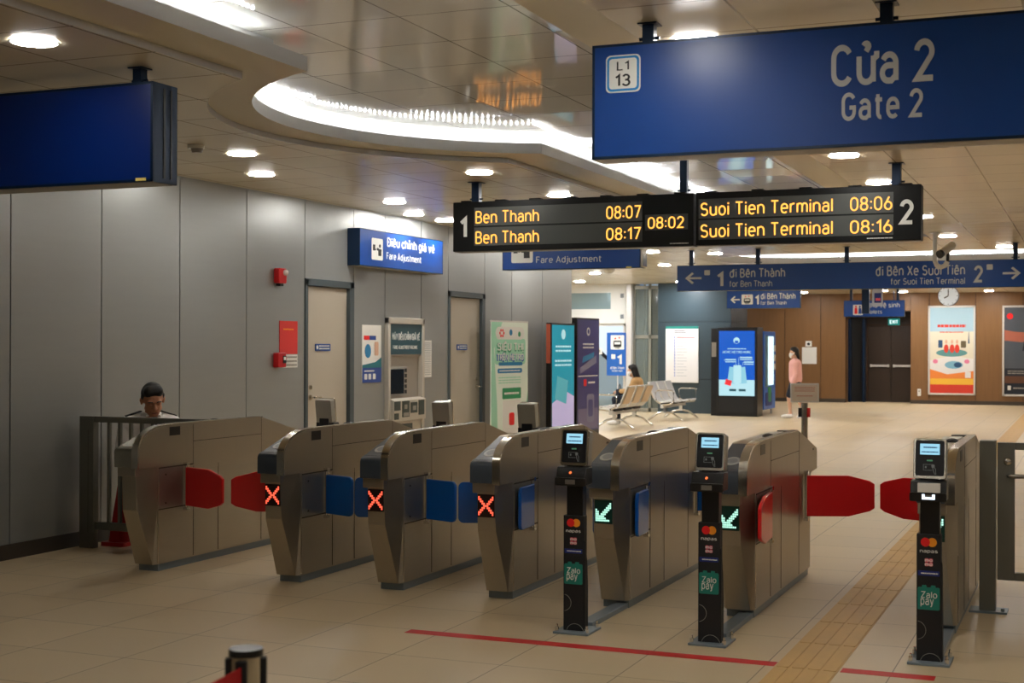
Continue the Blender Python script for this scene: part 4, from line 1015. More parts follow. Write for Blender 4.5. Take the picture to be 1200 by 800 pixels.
# ------------------------------------------------------------------ entrance sign, map board, kiosk, vending machine
s1 = thing('entrance_sign', 'blue platform 1 sign board on the entrance glass behind the seated person', 'sign', (-10.22, GY-.08, 0))
m = MB(); m.box(-.26, .26, -.012, .012, .84, 1.845); m.build('board', mat('board_blue', rgb(24, 92, 176), .4), s1)
pict_train(-.165, .165, 1.45, 1.785, -.012, s1)
letters([('1', -.01, .11, 1.11, 1.345, 0.2), ('đi Bến Thành', -.17, .17, .99, 1.05, 0.17), ('for Ben Thanh', -.13, .13, .93, .975, 0.16)], -.012, signwhite_m, s1)
m = MB(); m.rrect(-.15, -.05, 1.23, 1.335, .01, 'y', -.014, -.012); m.build('badge', signwhite_m, s1)
m = MB(); m.box(-.01, .01, .012, .03, 0, 1.8); m.box(-.22, .22, -.1, .06, 0, .02); m.build('stand', seatmetal_m, s1)
m = MB(); m.box(-.075, .075, -.006, .0, 1.335, 1.48, 0); m.box(-.03, .03, -.008, -.006, 1.37, 1.44, 1); st_ = thing('door_sticker', 'small white square sticker on the entrance glass', 'sticker', (-10.70, GY-.001, 0)); m.build('sheet', [paper_m, signgrey_m], st_)
mp = thing('line_map', 'white route map board with teal header on the slate column', 'map', (-8.61, 30.996, 0))
m = MB(); m.box(-.385, .385, -.03, 0, .70, 1.985, 0); m.build('board', signwhite_m, mp)
m = MB(); m.box(-.375, .375, -.034, -.03, .71, 1.93, 0); sh = m.build('map_face', mat('map_lit', rgb(222, 218, 216), .4), mp)
m = MB(); m.box(-.385, .385, -.036, -.03, 1.93, 1.985); m.build('header', teal_m, mp)
m = MB()
for k in range(14):
    z = 1.74-.068*k; m.disc(-.17, z, .013, 'y', -.037, -.034, 0, 10); m.box(-.12, -.12+.16+.1*math.sin(k*2.1)**2, -.036, -.034, z-.008, z+.008, 1)
m.box(-.173, -.167, -.036, -.034, .86, 1.74, 0); m.box(-.12, .3, -.036, -.034, 1.715, 1.745, 2); scribble(m, -.18, .1, 1.82, 1.9, -.034, 2, 3, 2)
m.build('map_print', [mat('map_blue', rgb(40, 90, 190), .5), mat('map_grey', rgb(190, 190, 192), .5), mat('map_pink', rgb(240, 150, 150), .5), signblack_m], sh)
kk = thing('info_kiosk', 'tall black kiosk with a bright blue advert screen in front of the slate column', 'kiosk', (-7.13, 30.25, 0))
m = MB(); m.box(-.46, .44, -.10, .45, 0, 1.95); m.box(-.62, -.46, .0, .45, 0, 1.93); m.build('cabinet', black_m, kk, .008)
m = MB(); m.box(-.41, .38, -.106, -.098, .45, 1.87); scn = m.build('screen', mat('kiosk_blue', (0, 0, 0), .3, emit=rgb(0, 92, 205), est=.42), kk)
KW = glow('kiosk_white', rgb(190, 235, 245), .42)
m = MB(); m.box(-.41, .38, -.108, -.106, .45, .80); m.build('screen_band', KW, scn)
m = MB(); m.disc(-.02, 1.66, .07, 'y', -.108, -.106, 0); m.box(-.06, .02, -.1085, -.107, 1.60, 1.66, 1); m.build('screen_logo', [KW, MATS['kiosk_blue']], scn)
kp_ = glow('kiosk_pale', rgb(150, 215, 235), .4)
for x, a in ((-.13, .14), (.12, -.12), (0, 0)):
    m = MB(); vs = m.box(x-.085, x+.085, -.112-.001*(a == 0), -.108, .72, 1.08+.04*(a == 0)); m.rotate(vs, a, 'Y', (x, 0, .8)); m.build('ticket_picture', kp_ if a else KW, scn)
m = MB(); vs = m.box(-.27, -.13, -.115, -.11, .68, .80); m.rotate(vs, .3, 'Y', (-.2, 0, .74)); m.build('card_picture', mat('kiosk_red', rgb(210, 40, 50), .4, emit=rgb(210, 40, 50), est=.22), scn)
for x, x2, z in ((-.03, -.3, 1.23), (.03, .33, 1.28), (.12, .36, 1.18)):
    m = MB(); m.tube([(x, -.108, 1.12), (x, -.108, z), (x2, -.108, z)], .005, 6); scribble(m, min(x, x2)+.03, max(x, x2), z-.06, z+.04, -.106, 2, 0, int(z*100)); m.build('callout_print', KW, scn)
m = MB(); scribble(m, -.22, .2, 1.46, 1.5, -.106, 1, 0, 4); m.build('screen_print', KW, scn)
for a in (-.18, .03):
    m = MB(); m.rrect(a, a+.155, .55, .6, .015, 'y', -.11, -.107); m.build('button_print', mat_once('kiosk_teal', rgb(30, 90, 110), .4), scn)
letters([('HCMC METRO HURC', -.33, .30, 1.38, 1.44, 0.17)], -.106, KW, scn, 'screen_lettering')
m = MB(); m.box(-.40, .36, -.104, -.1, .08, .40); m.build('lower_grille', blackm_m, kk)
m = MB(); m.box(-.60, -.50, -.012, 0, 1.30, 1.62); m.build('side_label', signgrey_m, kk)
vm = thing('vending_machine', 'blue drinks vending machine with a lit white window beside the kiosk', 'vending machine', (-6.70, 31.47, 0), PI/2)
m = MB(); m.box(-.62, .60, 0, .75, .12, 1.87); m.build('cabinet', mat('vend_blue', rgb(24, 96, 190), .35), vm, .01)
m = MB()
for x in (-.55, .53):
    for y in (.08, .65): m.cyl((x, y, 0), (x, y, .13), .025, 8)
m.build('leg', seatmetal_m, vm)
m = MB(); m.box(-.48, -.2, -.01, .01, .62, 1.78); m.build('display_window', mat('vend_window', rgb(120, 150, 160), .1), vm)
m = MB(); m.box(-.22, .34, -.018, -.008, .66, 1.76); m.build('lit_strip', glow('vend_white', rgb(215, 245, 245), .6), vm)
m = MB(); m.rrect(.36, .57, .66, 1.76, .02, 'y', -.012, 0, 0)
for z in (1.0, 1.2, 1.42): m.rrect(.40, .54, z, z+.14, .02, 'y', -.018, -.01, 1)
m.rrect(-.45, .2, .2, .5, .05, 'y', -.012, 0, 2); m.rrect(-.2, .1, .28, .62, .05, 'y', -.014, 0, 3); m.build('panel_graphics', [MATS['board_blue'], paper_m, mat_once('decal_blue'), green_m], vm)

# ------------------------------------------------------------------ waiting benches
def bench(label, loc, rz):
    """three seats on a beam; local x along the beam, seats face -y"""
    t = thing('waiting_bench', label, 'bench', loc, rz, 'metal waiting benches back to back')
    m = MB(); m.box(-.86, .86, -.03, .03, .27, .34); m.build('beam', seatmetal_m, t, .004)
    for x in (-.60, .60):
        m = MB(); m.box(x-.035, x+.035, -.035, .035, .16, .28)
        for s_ in (-1, 1): m.tube([(x, 0, .19), (x, s_*.16, .155), (x, s_*.34, .03), (x, s_*.36, .02)], .022); m.cyl((x, s_*.36, 0), (x, s_*.36, .03), .024, 10)
        m.build('leg', chrome_m, t, smooth=40)
    for k in (-1, 0, 1):
        x = k*.575; prof = [(-.27, .40), (-.24, .425), (.02, .395), (.10, .40), (.16, .46), (.29, .80), (.305, .80)]
        back = [(.325, .795), (.18, .45), (.115, .385), (.02, .375), (-.24, .405), (-.27, .385)]
        m = MB(); m.prism(prof+back, 'x', x-.235, x+.235); st = m.build('seat', seatmetal_m, t, .004)
        m = MB(); m.prism([(.205, .47), (.325, .77), (.332, .766), (.212, .466)], 'x', x-.205, x+.205); m.build('back_panel', seat_m, st)
        m = MB()
        for r_ in range(4):
            for c_ in range(6): m.box(x-.2+.07*c_, x-.16+.07*c_, -.215+.065*r_, -.195+.065*r_, .392+.0, .4245-.0075*r_)
        m.build('perforation', seam_m, st)
        m = MB(); m.box(x-.2, x+.2, -.04, .08, .33, .385); m.build('bracket', blackm_m, st)
    for x in (-.875, .875):
        m = MB(); m.tube([(x, -.02, .34), (x, -.21, .36), (x, -.25, .42), (x, -.25, .60), (x, -.22, .635), (x, .08, .635), (x, .13, .60), (x, .11, .42), (x, .02, .36)], .016)
        m.build('armrest', chrome_m, t, smooth=50)
    return t
b1 = bench('beige backed metal bench facing away to the left, with a person sitting on it', (-8.15, 25.3, 0), -PI/2)
copy_tree(b1, (-8.05, 28.3, 0), PI/2, 'silver metal bench facing right, just before the route map column')

# sign on a belt post
sp = thing('sign_stand', 'belt post carrying a small framed notice behind the red flap gate', 'sign', (-2.63, 14.0, 0))
m = MB(); m.cyl((0, 0, .02), (0, 0, .98), .032, 20); m.build('pole', bright_m, sp, smooth=40)
m = MB(); m.cyl((0, 0, 0), (0, 0, .03), .17, 28); m.build('base', plinth_m, sp, smooth=40)
m = MB(); m.box(-.06, -.028, -.02, .02, .84, .93, 0); m.box(.028, .055, -.02, .02, .84, .93, 1); m.build('belt_head', [black_m, belt_m], sp)
m = MB(); vs = m.box(-.14, .14, -.012, .012, .985, 1.175, 0); m.rotate(vs, .32, 'Z', (0, 0, 0)); m.build('frame', seatmetal_m, sp, .003)
m = MB(); vs = m.box(-.125, .125, -.014, -.01, 1.0, 1.16, 0); m.rotate(vs, .32, 'Z', (0, 0, 0))
nt = m.build('notice', mat('notice_pink', rgb(206, 192, 176), .5), sp)
m = MB(); scribble(m, -.1, .1, 1.09, 1.145, -.014, 3, 0, 5); scribble(m, -.08, .08, 1.04, 1.06, -.014, 1, 0, 6); m.rotate(list(m.b.verts), .32, 'Z', (0, 0, 0)); m.build('print', mat('print_rose', rgb(190, 130, 112), .6), nt)

# framed posters, notices and socket on the timber wall
def framed(label, x0, x1, z0, z1, art):
    t = thing('framed_poster', label, 'poster', ((x0+x1)/2, 38.9, 0), 0); w_ = (x1-x0)/2
    m = MB(); f_ = .05
    m.box(-w_, w_, -.05, 0, z1-f_, z1); m.box(-w_, w_, -.05, 0, z0, z0+f_); m.box(-w_, -w_+f_, -.05, 0, z0, z1); m.box(w_-f_, w_, -.05, 0, z0, z1); m.build('frame', mat_once('frame_silver', rgb(206, 202, 196), .35, .3), t, .006)
    art(t, w_-f_, z0+f_, z1-f_); return t
def artA(t, w_, a, b_):
    y = -.03; H_ = b_-a
    m = MB(); m.box(-w_, w_, -.03, 0, a, b_); m.build('sheet', mat('art_sky', rgb(160, 190, 204), .35), t)
    m = MB()
    def el(cx, cz, rx, rz_, k, d=.001): m.disc(w_*cx, a+H_*cz, rx*w_, 'y', y-d, y, k, 24, rz_*H_)
    m.box(-w_, w_, y-.001, y, a, a+.30*H_, 0); m.box(-w_, w_, y-.002, y, a, a+.12*H_, 1); m.box(-w_, w_, y-.0025, y, a+.10*H_, a+.17*H_, 2)
    m.box(-w_, w_, y-.0008, y, a+.30*H_, a+.72*H_, 3)
    m.prism([(-w_, a+.28*H_), (-.2*w_, a+.22*H_), (w_, a+.26*H_), (w_, a+.40*H_), (0, a+.44*H_), (-w_, a+.38*H_)], 'y', y-.0018, y, 4)
    el(0, .47, .72, .045, 5, .002); el(.1, .33, .42, .045, 6, .003); el(.28, .33, .18, .03, 7, .004)
    for cx in (-.25, .02, .25): el(cx, .52, .11, .05, 1, .004); el(cx, .60, .06, .025, 8, .004)
    m.rrect(-.62*w_, -.42*w_, a+.53*H_, a+.62*H_, .02, 'y', y-.003, y, 7); m.rrect(.42*w_, .66*w_, a+.53*H_, a+.61*H_, .02, 'y', y-.003, y, 9)
    el(-.75, .37, .12, .025, 10, .003); el(.7, .37, .12, .025, 10, .003); m.prism([(.74*w_, a+.58*H_), (.82*w_, a+.58*H_), (.79*w_, a+.74*H_)], 'y', y-.002, y, 7)
    m.rrect(.62*w_, .88*w_, a+.18*H_, a+.25*H_, .01, 'y', y-.004, y, 4)
    m.build('artwork', [mat('art_orange', rgb(226, 130, 60), .4), mat('art_red', rgb(206, 60, 44), .4), mat('art_yellow', rgb(232, 180, 60), .4), mat('art_cream', rgb(214, 206, 184), .4), mat('art_white', rgb(220, 216, 212), .4), mat('art_sea', rgb(90, 140, 140), .4), mat('art_bluepale', rgb(120, 170, 190), .4), mat('art_deepblue', rgb(40, 76, 110), .4), skinl_m, mat('art_olive', rgb(96, 84, 60), .4), mat('art_pink', rgb(216, 120, 150), .4)], t)
    m = MB(); scribble(m, -.65*w_, .65*w_, a+.75*H_, a+.82*H_, y-.002, 1, 0, 11); scribble(m, -.55*w_, .55*w_, a+.70*H_, a+.725*H_, y-.002, 1, 0, 13); m.build('print', MATS['art_red'], t)
def artB(t, w_, a, b_):
    y = -.03; H_ = b_-a
    m = MB(); m.box(-w_, w_, -.03, 0, a, b_); m.build('sheet', mat('art_slate', rgb(78, 84, 92), .35), t)
    m = MB(); m.box(-w_, w_, y-.001, y, a, a+.30*H_, 0); m.box(-w_, w_, y-.002, y, a+.13*H_, a+.21*H_, 1)
    m.disc(-.75*w_, a+.90*H_, .08, 'y', y-.002, y, 2); m.prism([(-w_, a+.62*H_), (-.2*w_, a+.60*H_), (.3*w_, a+.66*H_), (.1*w_, a+.71*H_), (-.5*w_, a+.72*H_), (-w_, a+.74*H_)], 'y', y-.002, y, 3)
    m.prism([(-.2*w_, a+.5*H_), (.8*w_, a+.5*H_), (.8*w_, a+.95*H_), (.1*w_, a+.95*H_)], 'y', y-.001, y, 0); m.box(-.85*w_, -.7*w_, y-.003, y, a+.05*H_, a+.1*H_, 4)
    m.build('artwork', [mat('art_night', rgb(28, 34, 44), .4), mat('art_brown', rgb(96, 60, 40), .4), mcred_m, mat('art_hand', rgb(176, 100, 80), .45), paper_m], t)
    m = MB(); scribble(m, -.85*w_, .3*w_, a+.23*H_, a+.28*H_, y-.002, 2, 0, 15); scribble(m, -.6*w_, .3*w_, a+.055*H_, a+.09*H_, y-.002, 1, 0, 16); m.build('print', signgrey_m, t)
framed('silver framed colourful red and orange poster on the timber wall under the clock', -4.01, -2.80, .25, 2.63, artA)
framed('silver framed dark poster with a hand at the right edge of the timber wall', -2.13, -.92, .24, 2.62, artB)
nw = thing('notice_sheet', 'large white notice on the timber wall behind the woman in pink', 'notice', (-7.18, 38.9, 0))
m = MB(); m.box(-.2, .2, -.012, 0, 1.05, 1.51); m.build('sheet', paper_m, nw)
n3 = thing('notice_sheet', 'small white symbol plate above the large notice on the timber wall', 'notice', (-7.20, 38.9, 0))
m = MB(); m.box(-.085, .085, -.012, 0, 1.53, 1.68, 0); m.disc(0, 1.6, .04, 'y', -.014, -.012, 1); m.build('sheet', [paper_m, signblack_m], n3)
so = thing('wall_socket', 'small white socket plate low on the timber wall left of the framed poster', 'socket', (-4.24, 38.9, .28))
m = MB(); m.rrect(-.045, .045, -.07, .12, .01, 'y', -.015, 0, 0); m.disc(0, .06, .02, 'y', -.017, -.014, 1); m.build('plate', [paper_m, signgrey_m], so)

# cameras and detector on the ceiling
cc = thing('security_camera', 'grey bullet security camera on a hooked ceiling pole before the long platform sign', 'camera', (-1.80, 18.25, ZC))
m = MB(); m.tube([(0, 0, 0), (0, 0, -.36), (.02, 0, -.415), (.07, 0, -.44), (.12, 0, -.42), (.15, 0, -.37)], .03, 12); m.cyl((0, 0, -.012), (0, 0, 0), .07, 16); m.build('hook_pole', seatmetal_m, cc, smooth=50)
m = MB(); m.cyl((.08, -.10, -.275), (.20, .12, -.155), .05, 16); m.build('camera_body', seatmetal_m, cc, .006)
m = MB(); m.cyl((.065, -.13, -.29), (.082, -.10, -.273), .052, 16); m.cyl((.15, 0, -.37), (.15, .02, -.24), .02, 8); m.build('lens_hood', black_m, cc, smooth=40)
dc = thing('dome_camera', 'round dome camera on the ceiling beyond the hanging Fare Adjustment sign', 'camera', (-7.90, 23.6, ZC))
m = MB(); m.cyl((0, 0, -.05), (0, 0, 0), .13, 24); m.build('mount', white_m, dc, smooth=40)
m = MB(); m.sph((0, 0, -.05), (.115, .115, .12)); m.build('dome', mat('dome_smoke', rgb(196, 194, 186), .1), dc, smooth=60)
m = MB(); m.tube([(.122*math.cos(t), .122*math.sin(t), -.055) for t in [2*PI*k/24 for k in range(25)]], .012, 8); m.build('dome_ring', MATS['poster_red'] if False else base_m, dc, smooth=50)
sd = thing('smoke_detector', 'small round ceiling detector left of the rounded coffer', 'detector', (-5.95, 8.42, ZC))
m = MB(); m.cyl((0, 0, -.025), (0, 0, 0), .06, 20); m.build('mount', white_m, sd, .004)
m = MB(); m.cyl((.01, 0, -.055), (.01, 0, -.025), .035, 16, .045); m.build('sensor_head', signgrey_m, sd, smooth=40)

# ------------------------------------------------------------------ recessed downlights
def downlight(x, y, label, r=.105, z=ZC, group='recessed ceiling downlights'):
    t = thing('downlight', label, 'downlight', (x, y, z), 0, group)
    m = MB(); n = 28
    for k in range(n):
        a, b_ = 2*PI*k/n, 2*PI*(k+1)/n
        q = [m.b.verts.new((rr*math.cos(t_), rr*math.sin(t_), zz)) for rr, t_, zz in ((r, a, -.006), (r*1.12, a, -.004), (r*1.12, b_, -.004), (r, b_, -.006))]; m.b.faces.new(q)
    bmesh.ops.recalc_face_normals(m.b, faces=m.b.faces[:]); m.build('trim_ring', white_m, t)
    m = MB(); m.disc(0, 0, r, 'z', -.0075, -.003, 0, 28); m.build('diffuser', lampent_m if x < -8 else lampfar_m if y > 19 else lampmid_m if (y > 11 and x < -4) else lampdim_m if (x < -4 and y < 9.5) else lampdisc_m, t)
    return t
DL = [(-4.62, 5.24, 'round downlight above the blank blue sign at the upper left'),
      (-5.89, 8.92, 'round downlight in front of the small ceiling detector, left of the coffer'),
      (-6.45, 10.06, 'round downlight near the grey wall, left of the red fire alarm'),
      (-6.45, 12.50, 'nearest of three downlights above the wall Fare Adjustment sign'),
      (-6.86, 13.75, 'middle one of three downlights above the wall Fare Adjustment sign'),
      (-6.86, 14.55, 'farthest of three downlights above the wall Fare Adjustment sign'),
      (-4.69, 10.62, 'downlight right beside the left hanger of the departure boards'),
      (-4.69, 12.50, 'downlight just behind the first departure board'),
      (-1.71, 6.36, 'downlight peeking over the top edge of the Cửa 2 sign'),
      (-1.71, 10.65, 'downlight under the Cửa 2 sign, before the second departure board'),
      (-1.71, 12.53, 'downlight just behind the top edge of the second departure board'),
      (-1.71, 18.95, 'downlight behind the hooked security camera'),
      (-1.14, 21.24, 'downlight above the right arrow of the long platform sign'),
      (-5.39, 21.29, 'downlight left of the far coffer, below the first departure board'),
      (-5.1, 16.4, 'downlight right of the hanging Fare Adjustment sign end'),
      (-9.10, 26.3, 'nearer of two downlights over the entrance hall'),
      (-10.6, 29.6, 'farther of two downlights over the entrance hall'),
      (-8.45, 30.3, 'downlight close in front of the slate column'),
      (-7.10, 37.6, 'downlight before the timber wall above the woman in pink'),
      (-4.95, 37.2, 'downlight over the exit niche'),
      (-4.55, 37.9, 'downlight beside the toilets sign pole'),
      (-3.45, 37.6, 'downlight beside the clock'),
      (-2.4, 37.9, 'downlight above the dark framed poster')]
for x, y, lb in DL: downlight(x, y, lb)
added_lights = [(-1.71, 1.2), (-1.71, 3.3), (-1.71, 5.2), (1.2, 1.4), (1.2, 5.2), (3.2, 1.4), (3.2, 4.6), (.9, 6.5), (.9, 10.6), (.9, 3.6), (.9, 14.8), (.9, 19), (3.6, 8.), (3.6, 14), (3.6, 19.5), (6.4, 10), (6.4, 17), (-1.71, 16.), (-1.71, -2.5), (1.8, -1), (-1.2, 26.8), (-1.2, 30.2), (-1.2, 33.6), (-4.2, 27.2), (-4.2, 31), (-4.2, 34.6), (1.6, 26.8), (1.6, 31), (1.6, 35.5), (4.8, 28), (4.8, 34), (-7., 24.), (-6.4, 27.2), (-12, 22), (-12, 26), (-9.6, 22.5), (-6.3, 34.2), (-6.6, 17.6), (-6.2, 20.6)]  # lamps added to brighten the hall; one inferred from its reflection
for x, y in added_lights: downlight(x, y, 'round white recessed downlight from the set added to light the hall', group='downlights added to light the hall')

# ------------------------------------------------------------------ people
def fused(name, caps, m, parent, vox=.008, it=6):
    """limbs as tapered rounded tubes and ellipsoids, fused into one continuous skin"""
    b = MB()
    for c in caps:
        if c[0] == 'e': b.sph(c[1], c[2], seg=20)
        else:
            p0, p1, r0, r1 = Vector(c[0]), Vector(c[1]), c[2], c[3]
            b.cyl(p0, p1, r0, 16, r1); b.sph(p0, r0, seg=16); b.sph(p1, r1, seg=16)
    o = b.build(name, m, parent)
    md = o.modifiers.new('r', 'REMESH'); md.mode = 'VOXEL'; md.voxel_size = vox; md.use_smooth_shade = True
    ms = o.modifiers.new('s', 'SMOOTH'); ms.factor = .5; ms.iterations = it
    dg = bpy.context.evaluated_depsgraph_get(); me = bpy.data.meshes.new_from_object(o.evaluated_get(dg))
    old = o.data; o.modifiers.clear(); o.data = me; me.name = name; bpy.data.meshes.remove(old)
    if not me.materials: me.materials.append(m)
    for p in me.polygons: p.use_smooth = True
    return o
def hand(caps, wrist, d, up, s=1., curl=.5, side=1):
    """palm, four bent fingers of unequal length and a thumb from the side of the palm"""
    d = Vector(d).normalized(); up = Vector(up); up = (up-d*up.dot(d)).normalized(); sd = d.cross(up)*side
    w = Vector(wrist); k = w+d*.085*s
    caps.append((w, w+d*.03*s, .026*s, .028*s))
    for i in range(4):
        o = (i-1.5)*.019*s; caps.append((w+d*.02*s+sd*o*.7, k+sd*o, .014*s, .0115*s))
        L = (.066, .076, .072, .056)[i]*s; a = curl*.9
        d1 = (d*math.cos(a)-up*math.sin(a)); d2 = (d*math.cos(a*2.2)-up*math.sin(a*2.2))
        j = k+sd*o+d1*L*.52; caps.append((k+sd*o, j, .0095*s, .0085*s)); caps.append((j, j+d2*L*.5, .0085*s, .0068*s))
    t0 = w+d*.03*s-sd*.026*s; t1 = t0+(d*.6-sd*.6-up*.3).normalized()*.036*s; caps.append((t0, t1, .0125*s, .0105*s)); caps.append((t1, t1+(d*.85-sd*.1-up*.4).normalized()*.03*s, .0105*s, .008*s))
def head_parts(c, q, s=1.):
    """capsules of a head centred at c, turned by rotation q (face towards local -Y)"""
    def P(x, y, z): return Vector(c)+q @ (Vector((x, y, z))*s)
    caps = [(P(0, .012, .045), P(0, .02, .04), .083*s, .085*s), (P(0, -.012, .03), P(0, -.03, -.04), .072*s, .058*s), (P(0, -.035, -.045), P(0, -.045, -.085), .046*s, .030*s),
            (P(-.035, -.02, -.05), P(-.012, -.05, -.088), .034*s, .024*s), (P(.035, -.02, -.05), P(.012, -.05, -.088), .034*s, .024*s),
            (P(0, -.088, .012), P(0, -.106, -.022), .009*s, .0135*s), (P(-.012, -.093, -.024), P(.012, -.093, -.024), .010*s, .010*s),
            (P(-.04, -.075, .028), P(.04, -.075, .028), .016*s, .016*s),
            (P(-.018, -.082, -.055), P(.018, -.082, -.055), .009*s, .009*s), (P(-.015, -.078, -.066), P(.015, -.078, -.066), .010*s, .010*s)]
    for sx in (-1, 1):
        caps += [(P(sx*.082, .01, .018), P(sx*.083, .012, -.022), .014*s, .010*s), (P(sx*.088, .018, .022), P(sx*.089, .02, .0), .010*s, .011*s)]
    return caps, P
def face_details(P, parent, s=1., mouth=True, eyes=True):
    m = MB()
    for sx in (-1, 1):
        m.sph(P(sx*.032, -.083, .008), (.013*s, .007*s, .0055*s), seg=10)
    m.build('eye', mat_once('eye_white', rgb(200, 192, 184), .3) if eyes else skin_m, parent, smooth=60)
    if eyes:
        m = MB()
        for sx in (-1, 1): m.sph(P(sx*.032, -.089, .007), .0055*s, seg=8)
        m.build('iris', black_m, parent, smooth=60)
    m = MB()
    for sx in (-1, 1): m.tube([P(sx*.014, -.091, .03), P(sx*.032, -.091, .036), P(sx*.05, -.080, .030)], .0045*s, 6)
    m.build('eyebrow', hair_m, parent)
    if mouth:
        m = MB(); m.tube([P(-.022, -.088, -.060), P(0, -.0925, -.0605), P(.022, -.088, -.060)], .004*s, 6); m.build('lips', mat_once('lips', rgb(140, 72, 62), .5), parent)
from mathutils import Euler

# guard seated behind the barrier, looking down (local: faces -Y)
gd = thing('person', 'seated guard in white shirt with dark epaulettes looking down behind the grey barrier', 'person', (-6.81, 9.05, 0), math.radians(46))
q = Euler((math.radians(24), math.radians(-4), 0)).to_matrix()
hc, P = head_parts((0, -.095, 1.105), q)
caps = hc+[((0, -.01, .93), (0, -.07, 1.05), .056, .054), ((-.12, 0, .90), (.12, 0, .90), .085, .085), ((0, .02, .86), (0, .06, .52), .13, .13), ((-.09, .06, .52), (.09, .06, .52), .11, .11)]
for sx in (-1, 1):
    caps += [((sx*.19, 0, .90), (sx*.225, -.05, .64), .052, .042), ((sx*.225, -.05, .64), (sx*.12, -.29, .60), .040, .028)]
    hand(caps, (sx*.12, -.29, .60), (-sx*.35, -1, -.1), (0, 0, 1), 1, .55, sx)
    caps += [((sx*.10, .05, .51), (sx*.13, -.37, .50), .085, .062), ((sx*.13, -.37, .50), (sx*.14, -.36, .09), .055, .038), ((sx*.14, -.36, .06), (sx*.15, -.50, .035), .036, .03)]
body = fused('body', caps, skin_m, gd, .007, 5)
face_details(P, gd, 1., True, False)
hcaps = [(P(0, .022, .062), P(0, .03, .05), .086, .088), (P(-.03, -.02, .092), P(.03, -.02, .092), .048, .048), (P(0, .055, .01), P(0, .06, -.02), .062, .05)]
for sx in (-1, 1): hcaps.append((P(sx*.066, .0, .05), P(sx*.068, .03, .0), .026, .022))
fused('hair', hcaps, hair_m, gd, .007, 4)
caps = [((-.145, .005, .905), (.145, .005, .905), .098, .098), ((0, .02, .86), (0, .06, .52), .155, .15), ((-.10, .02, .80), (.10, .02, .80), .12, .12), ((-.07, .06, .54), (.07, .06, .54), .125, .125)]
for sx in (-1, 1): caps += [((sx*.18, 0, .90), (sx*.222, -.04, .68), .072, .064), ((0, -.01, .955), (sx*.12, .0, .93), .06, .075)]
shirt = fused('shirt', caps, shirt_m, gd, .008, 5)
m = MB()
for sx in (-1, 1): m.prism([(sx*.02, -.075), (sx*.085, -.055), (sx*.055, -.13)], 'z', .985, .997)
m.tube([(.062*math.cos(t), -.025+.062*math.sin(t), 1.0) for t in [PI*2*k/20 for k in range(21)]], .018, 8); m.build('collar', shirt_m, gd, smooth=50)
for sx in (-1, 1):
    m = MB(); vs = m.box(-.028, .028, -.065, .065, -.006, .006); m.rotate(vs, PI/2, 'Z', (0, 0, 0)); m.rotate(vs, sx*math.radians(18), 'Y', (0, 0, 0))
    bmesh.ops.translate(m.b, verts=vs, vec=(sx*.135, -.005, 1.005)); m.build('epaulette', blackm_m, gd, .004)
m = MB(); m.prism([(-.02, .985), (.02, .985), (.035, .70), (0, .66), (-.035, .70)], 'y', -.175, -.165); m.build('tie', navy_m, gd, .003)
caps = [((-.09, .06, .50), (.09, .06, .50), .128, .128)]
for sx in (-1, 1): caps += [((sx*.10, .05, .51), (sx*.13, -.37, .50), .098, .076), ((sx*.13, -.37, .50), (sx*.14, -.36, .12), .07, .055)]
fused('trousers', caps, navy_m, gd, .009, 4)
for sx in (-1, 1): fused('shoe', [((sx*.14, -.35, .05), (sx*.145, -.40, .045), .05, .048), ((sx*.145, -.40, .04), (sx*.155, -.53, .035), .046, .035)], black_m, gd, .008, 3)
ch = thing('office_chair', 'dark chair under the seated guard, hidden behind the barrier', 'chair', (-6.81, 9.05, 0), math.radians(46))
m = MB(); m.rrect(-.16, .16, -.16, .16, .05, 'z', .36, .40); m.build('seat', navy_m, ch, .01)
m = MB(); m.box(-.13, .13, .185, .205, .50, .80); m.box(-.02, .02, .15, .19, .38, .55); m.build('backrest', navy_m, ch, .01)
for x in (-.13, .13):
    for y in (-.13, .13):
        m = MB(); m.cyl((x, y, 0), (x, y, .37), .014, 10); m.build('leg', blackm_m, ch)
tc = thing('traffic_cone', 'red cone on the floor behind the barrier bars beside the leftmost gate', 'cone', (-6.92, 8.82, 0))
m = MB(); m.cyl((0, 0, .03), (0, 0, .46), .085, 24, .02); m.build('cone_body', belt_m, tc, smooth=40)
m = MB(); m.rrect(-.11, .11, -.11, .11, .03, 'z', 0, .03); m.build('cone_base', MATS['alarm_red'], tc)

# standing woman in pink walking left (local: faces -Y)
pw_ = thing('person', 'person in pink jacket, dark shorts and white face mask walking left before the timber wall', 'person', (-5.80, 29.8, 0), math.radians(-80))
q = Euler((math.radians(4), 0, 0)).to_matrix(); hs = .94
hc, P = head_parts((0, -.03, 1.395), q, hs)
caps = hc+[((0, .0, 1.20), (0, -.012, 1.33), .046, .045), ((-.10, 0, 1.18), (.10, 0, 1.18), .07, .07), ((0, 0, 1.15), (0, .01, .92), .10, .095), ((-.06, .01, .82), (.06, .01, .82), .11, .11)]
LG_ = {-1: ((-.085, .0, .80), (-.085, -.13, .45), (-.085, -.10, .10), (-.085, -.22, .045)), 1: ((.085, .02, .80), (.085, .06, .44), (.085, .20, .12), (.085, .11, .045))}
for sx in (-1, 1):
    h_, k_, a_, t_ = LG_[sx]
    caps += [(h_, k_, .075, .052), (k_, a_, .05, .034), (a_, t_, .034, .026)]
    caps += [((sx*.16, 0, 1.17), (sx*.195, .02, .95), .045, .038), ((sx*.195, .02, .95), (sx*.18, -.05, .74), .036, .026)]
    hand(caps, (sx*.18, -.05, .74), (0, -.15, -1), (sx, 0, 0), .92, .35, sx)
fused('body', caps, skinl_m, pw_, .007, 5); face_details(P, pw_, hs, False)
